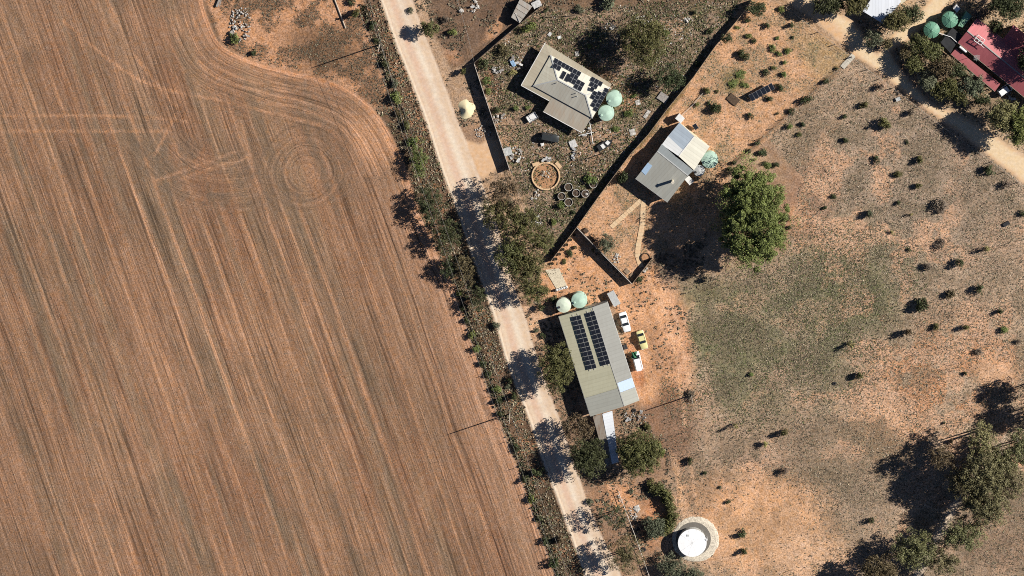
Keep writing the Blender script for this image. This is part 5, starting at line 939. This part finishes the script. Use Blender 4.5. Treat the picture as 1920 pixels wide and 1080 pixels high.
sheet(1172.5,651,.9,1.2,.3,M['dark'],'small dark equipment on the shed wall between the cars','equipment','equipment',.7,.5)
sheet(1684,186,1.2,.9,.4,M['galv'],'small metal cage frame in the upper paddock','cage','cage',.5,.06); sheet(1887,420,1.7,.95,.5,M['dark'],'dark metal trough near the right edge of the paddock','trough','trough',.4,.35)
# boat like dark trailer
p = at(1135,271,.8); bo = thing('small_boat', 'small dark hulled boat with white deck panels in the junk yard', 'boat', xy(p)); bo.rotation_euler.z = .55; base = Vector(bo.location)
hv = [(-2.0,-.75,.75),(.8,-.85,.8),(2.1,0,.95),(.8,.85,.8),(-2.0,.75,.75)]; b = MB(); b.add([Vector(v)+base for v in hv]+[Vector((v[0]*.8,v[1]*.5,.2))+base for v in hv], [(0,1,2,3,4),(9,8,7,6,5)]+[(i,5+i,5+(i+1)%5,(i+1)%5) for i in range(5)]).build('hull', M['dark'], bo)
MB().box(base+Vector((.7,.1,.92)),(.9,.9,.1),.3).build('deck_panel', M['white'], bo); MB().box(base+Vector((-.7,-.05,.86)),(.8,1.1,.1),.1).build('deck_panel', M['white'], bo); MB().box(base+Vector((0,0,.15)),(2.6,.5,.2)).build('cradle', M['woodd'], bo)
pm = xy(at(1132,287)); o = MB().tube(pm, pm+Vector((0,0,3.6)), .09).box(pm+Vector((0,0,3.5)),(1.6,.08,.08),.3).build('clothes_post', M['wood'], origin=pm); tag(o, 'tall leaning timber post beside the small boat', 'post')
# white poles at the house corner
p0, p1, p2, p3 = at(1105,226,.5), at(1112,270,.4), at(1085,254,.6), at(1113,248,.6)
for a, b, lb in ((p0,p1,'long white pole lying down from the extension roof corner'),(p2,p3,'shorter white pole crossing the long one')): o = MB().tube(a, b, .09).build('pole', M['white'], origin=xy(a)); tag(o, lb, 'pole')
p0, p1 = at(627,-2,.15), at(648,53,.15); o = MB().tube(p0, p1, .16, n=8).build('pipe', M['post'], origin=xy(p0)); tag(o, 'long pale pipe lying on the grass near the verge', 'pipe')
p0, p1 = at(412,-3,.3), at(407,12,.3); o = MB().box((p0+p1)/2,(.5,2.2,.4),-.4).box((p0+p1)/2+Vector((.5,0,.1)),(.2,2.0,.2),-.3).build('concrete_beam', M['stoneg'], origin=xy(p0)); tag(o, 'short grey concrete beam at the top edge by the rubble', 'beam')
# stone ring
c = xy(at(1023.5,329.6)); rg_ = thing('stone_ring', 'round pale stone ring bed with orange soil in the junk yard', 'garden bed', c); MB().lathe([(3.05,-.02),(3.05,.06),(1,.10),(.1,.10)], c, 40).build('soil', M['soilbed'], rg_)
seg = MB().box((0,0,.22),(.62,.34,.45)).mesh('kerb_block', M['path'])
for k in range(34): a = 2*math.pi*k/34; inst('kerb_block', seg, rg_, c+Vector((math.cos(a)*3.25, math.sin(a)*3.25, 0)), a+math.pi/2, (1,1,rr_.uniform(.8,1.15)))
for px, py, rz in ((1005,307,.3),(1047,309,-.85)):
    inst('kerb_slab', MB().box((0,0,.2),(1.7,.8,.4)).mesh('kerb_slab', M['path']), rg_, xy(at(px,py)), rz)
# planters
prm = MB().lathe([(.99,.56),(.99,.64),(.88,.64),(.88,.56)], (0,0,0), 24, close=True).mesh('planter_rim', M['stone'])
pl = MB().lathe([(.95,0),(.97,.6),(.90,.6),(.88,.42),(.05,.42)], (0,0,0), 24).mesh('planter_wall', [M['concd']])
ps = MB().lathe([(.85,.40),(.85,.45),(.05,.48)], (0,0,0), 20).mesh('planter_soil', M['compost'])
for px, py, r, lab in ((1066,349.6,1.0,'top left of the planter cluster'),(1080.4,360.7,.95,'middle of the planter cluster'),(1097.6,362,.95,'right one holding a white bag'),(1053,366.7,.95,'leftmost of the planter cluster'),(1066,378,1,'lowest of the planter cluster'),(1112.4,344.4,.95,'apart beside the tall fence')):
    p = xy(at(px, py, 0)); t = thing('planter', 'round metal planter in the junk yard, '+lab, 'planter', p, 'round metal planters'); inst('planter_rim', prm, t, p, 0, (r,r,1.3)); inst('planter_wall', pl, t, p, 0, (r,r,1.3)); inst('planter_soil', ps, t, p, 0, (r,r,1.3)); inst('plant', shrub_mesh('sparse', int(px) % 3)[0], t, p+Vector((0,0,.45)), px, (.7,.7,.35)); 
    if 'bag' in lab: inst('bag', ROCK[0], t, p+Vector((.25,-.1,.75)), .3, (.9,.7,.5))
# pots beside the tall fence
pt = MB().lathe([(.30,0),(.38,.42),(.30,.42),(.28,.3),(.03,.3)], (0,0,0), 14).mesh('pot_wall', M['woodd']); pf = shrub_mesh('dark', 1)[0]
for i, (px, py) in enumerate(((1076.6,439.8),(1069.8,449),(1062.7,458.3),(1055.7,467),(1049,475.9),(1042,485),(1035.5,493.6))):
    p = xy(at(px, py)); t = thing('plant_pot', f'{ORD[i]} from top of the seven dark pots along the tall fence', 'pot', p, 'row of dark pots'); inst('pot_wall', pt, t, p); inst('plant', pf, t, p+Vector((0,0,.28)), i, (.22,.22,.2))
# white drums
dm = MB().lathe([(.28,0),(.3,.05),(.28,.4),(.3,.44),(.28,.85),(.2,.88)], (0,0,0), 14).mesh('drum_body', M['white']); dc_ = MB().lathe([(.09,.86),(.09,.93),(.03,.94)], (0,0,0), 8).mesh('drum_cap', M['dark'])
for i, (px, py) in enumerate(((1044,542.5),(1048.5,541.5),(1053,540),(1057.5,538.8),(1062,537.5))):
    p = xy(at(px, py)); t = thing('drum', f'{ORD[i]} from left of the five white drums above the shed tanks', 'drum', p, 'row of white drums'); inst('drum_body', dm, t, p); inst('drum_cap', dc_, t, p)
# tyres
ty = MB().lathe([(.22,.0),(.5,.0),(.58,.12),(.5,.24),(.22,.24),(.26,.12)], (0,0,0), 20, close=True).mesh('tyre', M['black'])
for px, py, s, lab in ((1195.5,992,1.0,'dark tyre between the rail fence and the upper hedge clump'),(1206.7,1030,1.0,'dark tyre lower down beside the rail fence'),(1188.7,769.4,.9,'tyre near the shed corner above the scrap'),(1564,719,.8,'small dark tyre alone on orange soil in the paddock')):
    p = xy(at(px, py)); o = bpy.data.objects.new('tyre', ty); C.objects.link(o); o.location = p; o.scale = (s,)*3; tag(o, lab, 'tyre')
p = xy(at(1210,482.5)); t = thing('round_bed', 'round timber edged bed at the stone path end', 'garden bed', p); MB().lathe([(1.15,0),(1.15,.35),(1.0,.35),(1.0,0)], p, 24, close=True).build('edging', M['woodd'], t); MB().lathe([(1.0,.1),(.9,.2),(.05,.22)], p, 20).build('soil', M['soilbed'], t)
# stone paths and gravel slab: each paving stone its own piece
def paving(name, pts, w, m, label):
    cp_ = catmull(pts, 4); W_ = [xy(at(*p)) for p in cp_]; t = thing(name, label, 'path', W_[0]); L = 0; acc = [0]
    for a, b in zip(W_[:-1], W_[1:]): L += (b-a).length; acc.append(L)
    n = int(L/.85)
    for k in range(n):
        s = (k+.5)*L/n; i = max(j for j in range(len(acc)) if acc[j] <= s); i = min(i, len(W_)-2); a, b = W_[i], W_[i+1]; p = a.lerp(b, (s-acc[i])/max(1e-6, acc[i+1]-acc[i])); rz = math.atan2((b-a).y, (b-a).x)
        if k == 0 or True: inst('paving_stone', PV_[k % 3], t, p+Vector((0,0,.0)), rz+rr_.uniform(-.04,.04), (rr_.uniform(.93,1),w*rr_.uniform(.93,1.03),1))
PV_ = [MB().box((0,0,.04),(.88,1,.10)).mesh('paving_stone', mat(f'paving_{i}', P(230,198-i*3,156-i*4), .9, var=.12)) for i in range(3)]
paving('footpath', [(1206,375),(1205,410),(1202,435),(1197,460),(1196,480),(1203,501)], 1.25, None, 'narrow sandstone path leading down from the grey roofed house'); paving('footpath', [(1202,375),(1180,395),(1160,413),(1146,426)], 1.1, None, 'diagonal sandstone path left of the grey roofed house corner')
qd = [xy(at(x, y))+Vector((0,0,.08)) for x, y in ((1022,506),(1048,503),(1063,535),(1043,541))]; o = MB().slab(qd, .1).build('gravel_slab', mat('pale_gravel', P(222,206,176), .95, var=.25, scale=5, bump=.05), origin=xy(qd[0])); tag(o, 'pale gravel strip above the row of white drums', 'slab')
c = at(875,205); sd_ = MB(); n = 20; vs = [Vector((c.x,c.y,1.0))]
for j, (r, z) in enumerate(((.5,.85),(1.1,.45),(1.75,.12),(2.1,-.05))):
    for i in range(n): a = 2*math.pi*i/n; q = r*(1+.14*math.sin(a*3+1)+.08*math.sin(a*5)); vs.append(Vector((c.x+q*math.cos(a)*.95, c.y+q*math.sin(a)*1.15, z+rr_.uniform(-.03,.03))))
sd_.add(vs, [(0,1+i,1+(i+1)%n) for i in range(n)]+[(1+j*n+i,1+(j+1)*n+i,1+(j+1)*n+(i+1)%n,1+j*n+(i+1)%n) for j in range(3) for i in range(n)]); o = sd_.build('sand_heap', M['sand'], origin=xy(c), smooth=True); tag(o, 'cream sand heap between the road and the steel fence', 'sand heap')
# ground solar array
cs = [at(1300+x/4.153, y/4.153, z) for x, y, z in ((428,742,1.6),(606,648,1.6),(640,688,.6),(455,790,.6))]; t = thing('ground_solar_array', 'row of six ground mounted solar panels in the fenced yard', 'solar panels', xy(cs[0])); wx = (cs[1]-cs[0]).length/6; ly = (cs[3]-cs[0]).length
for k in range(6): place_panel(t, cs[0].lerp(cs[1],(k+.5)/6).lerp(cs[3].lerp(cs[2],(k+.5)/6),.5), cs[1]-cs[0], cs[3]-cs[0], wx-.04, max(1.5, ly-.05))
for k in (.05,.35,.65,.95):
    for q, z in ((cs[0].lerp(cs[1],k),1.55),(cs[3].lerp(cs[2],k),.55)): MB().tube(xy(q), xy(q)+Vector((0,0,z)), .05).build('leg', M['galv'], t)
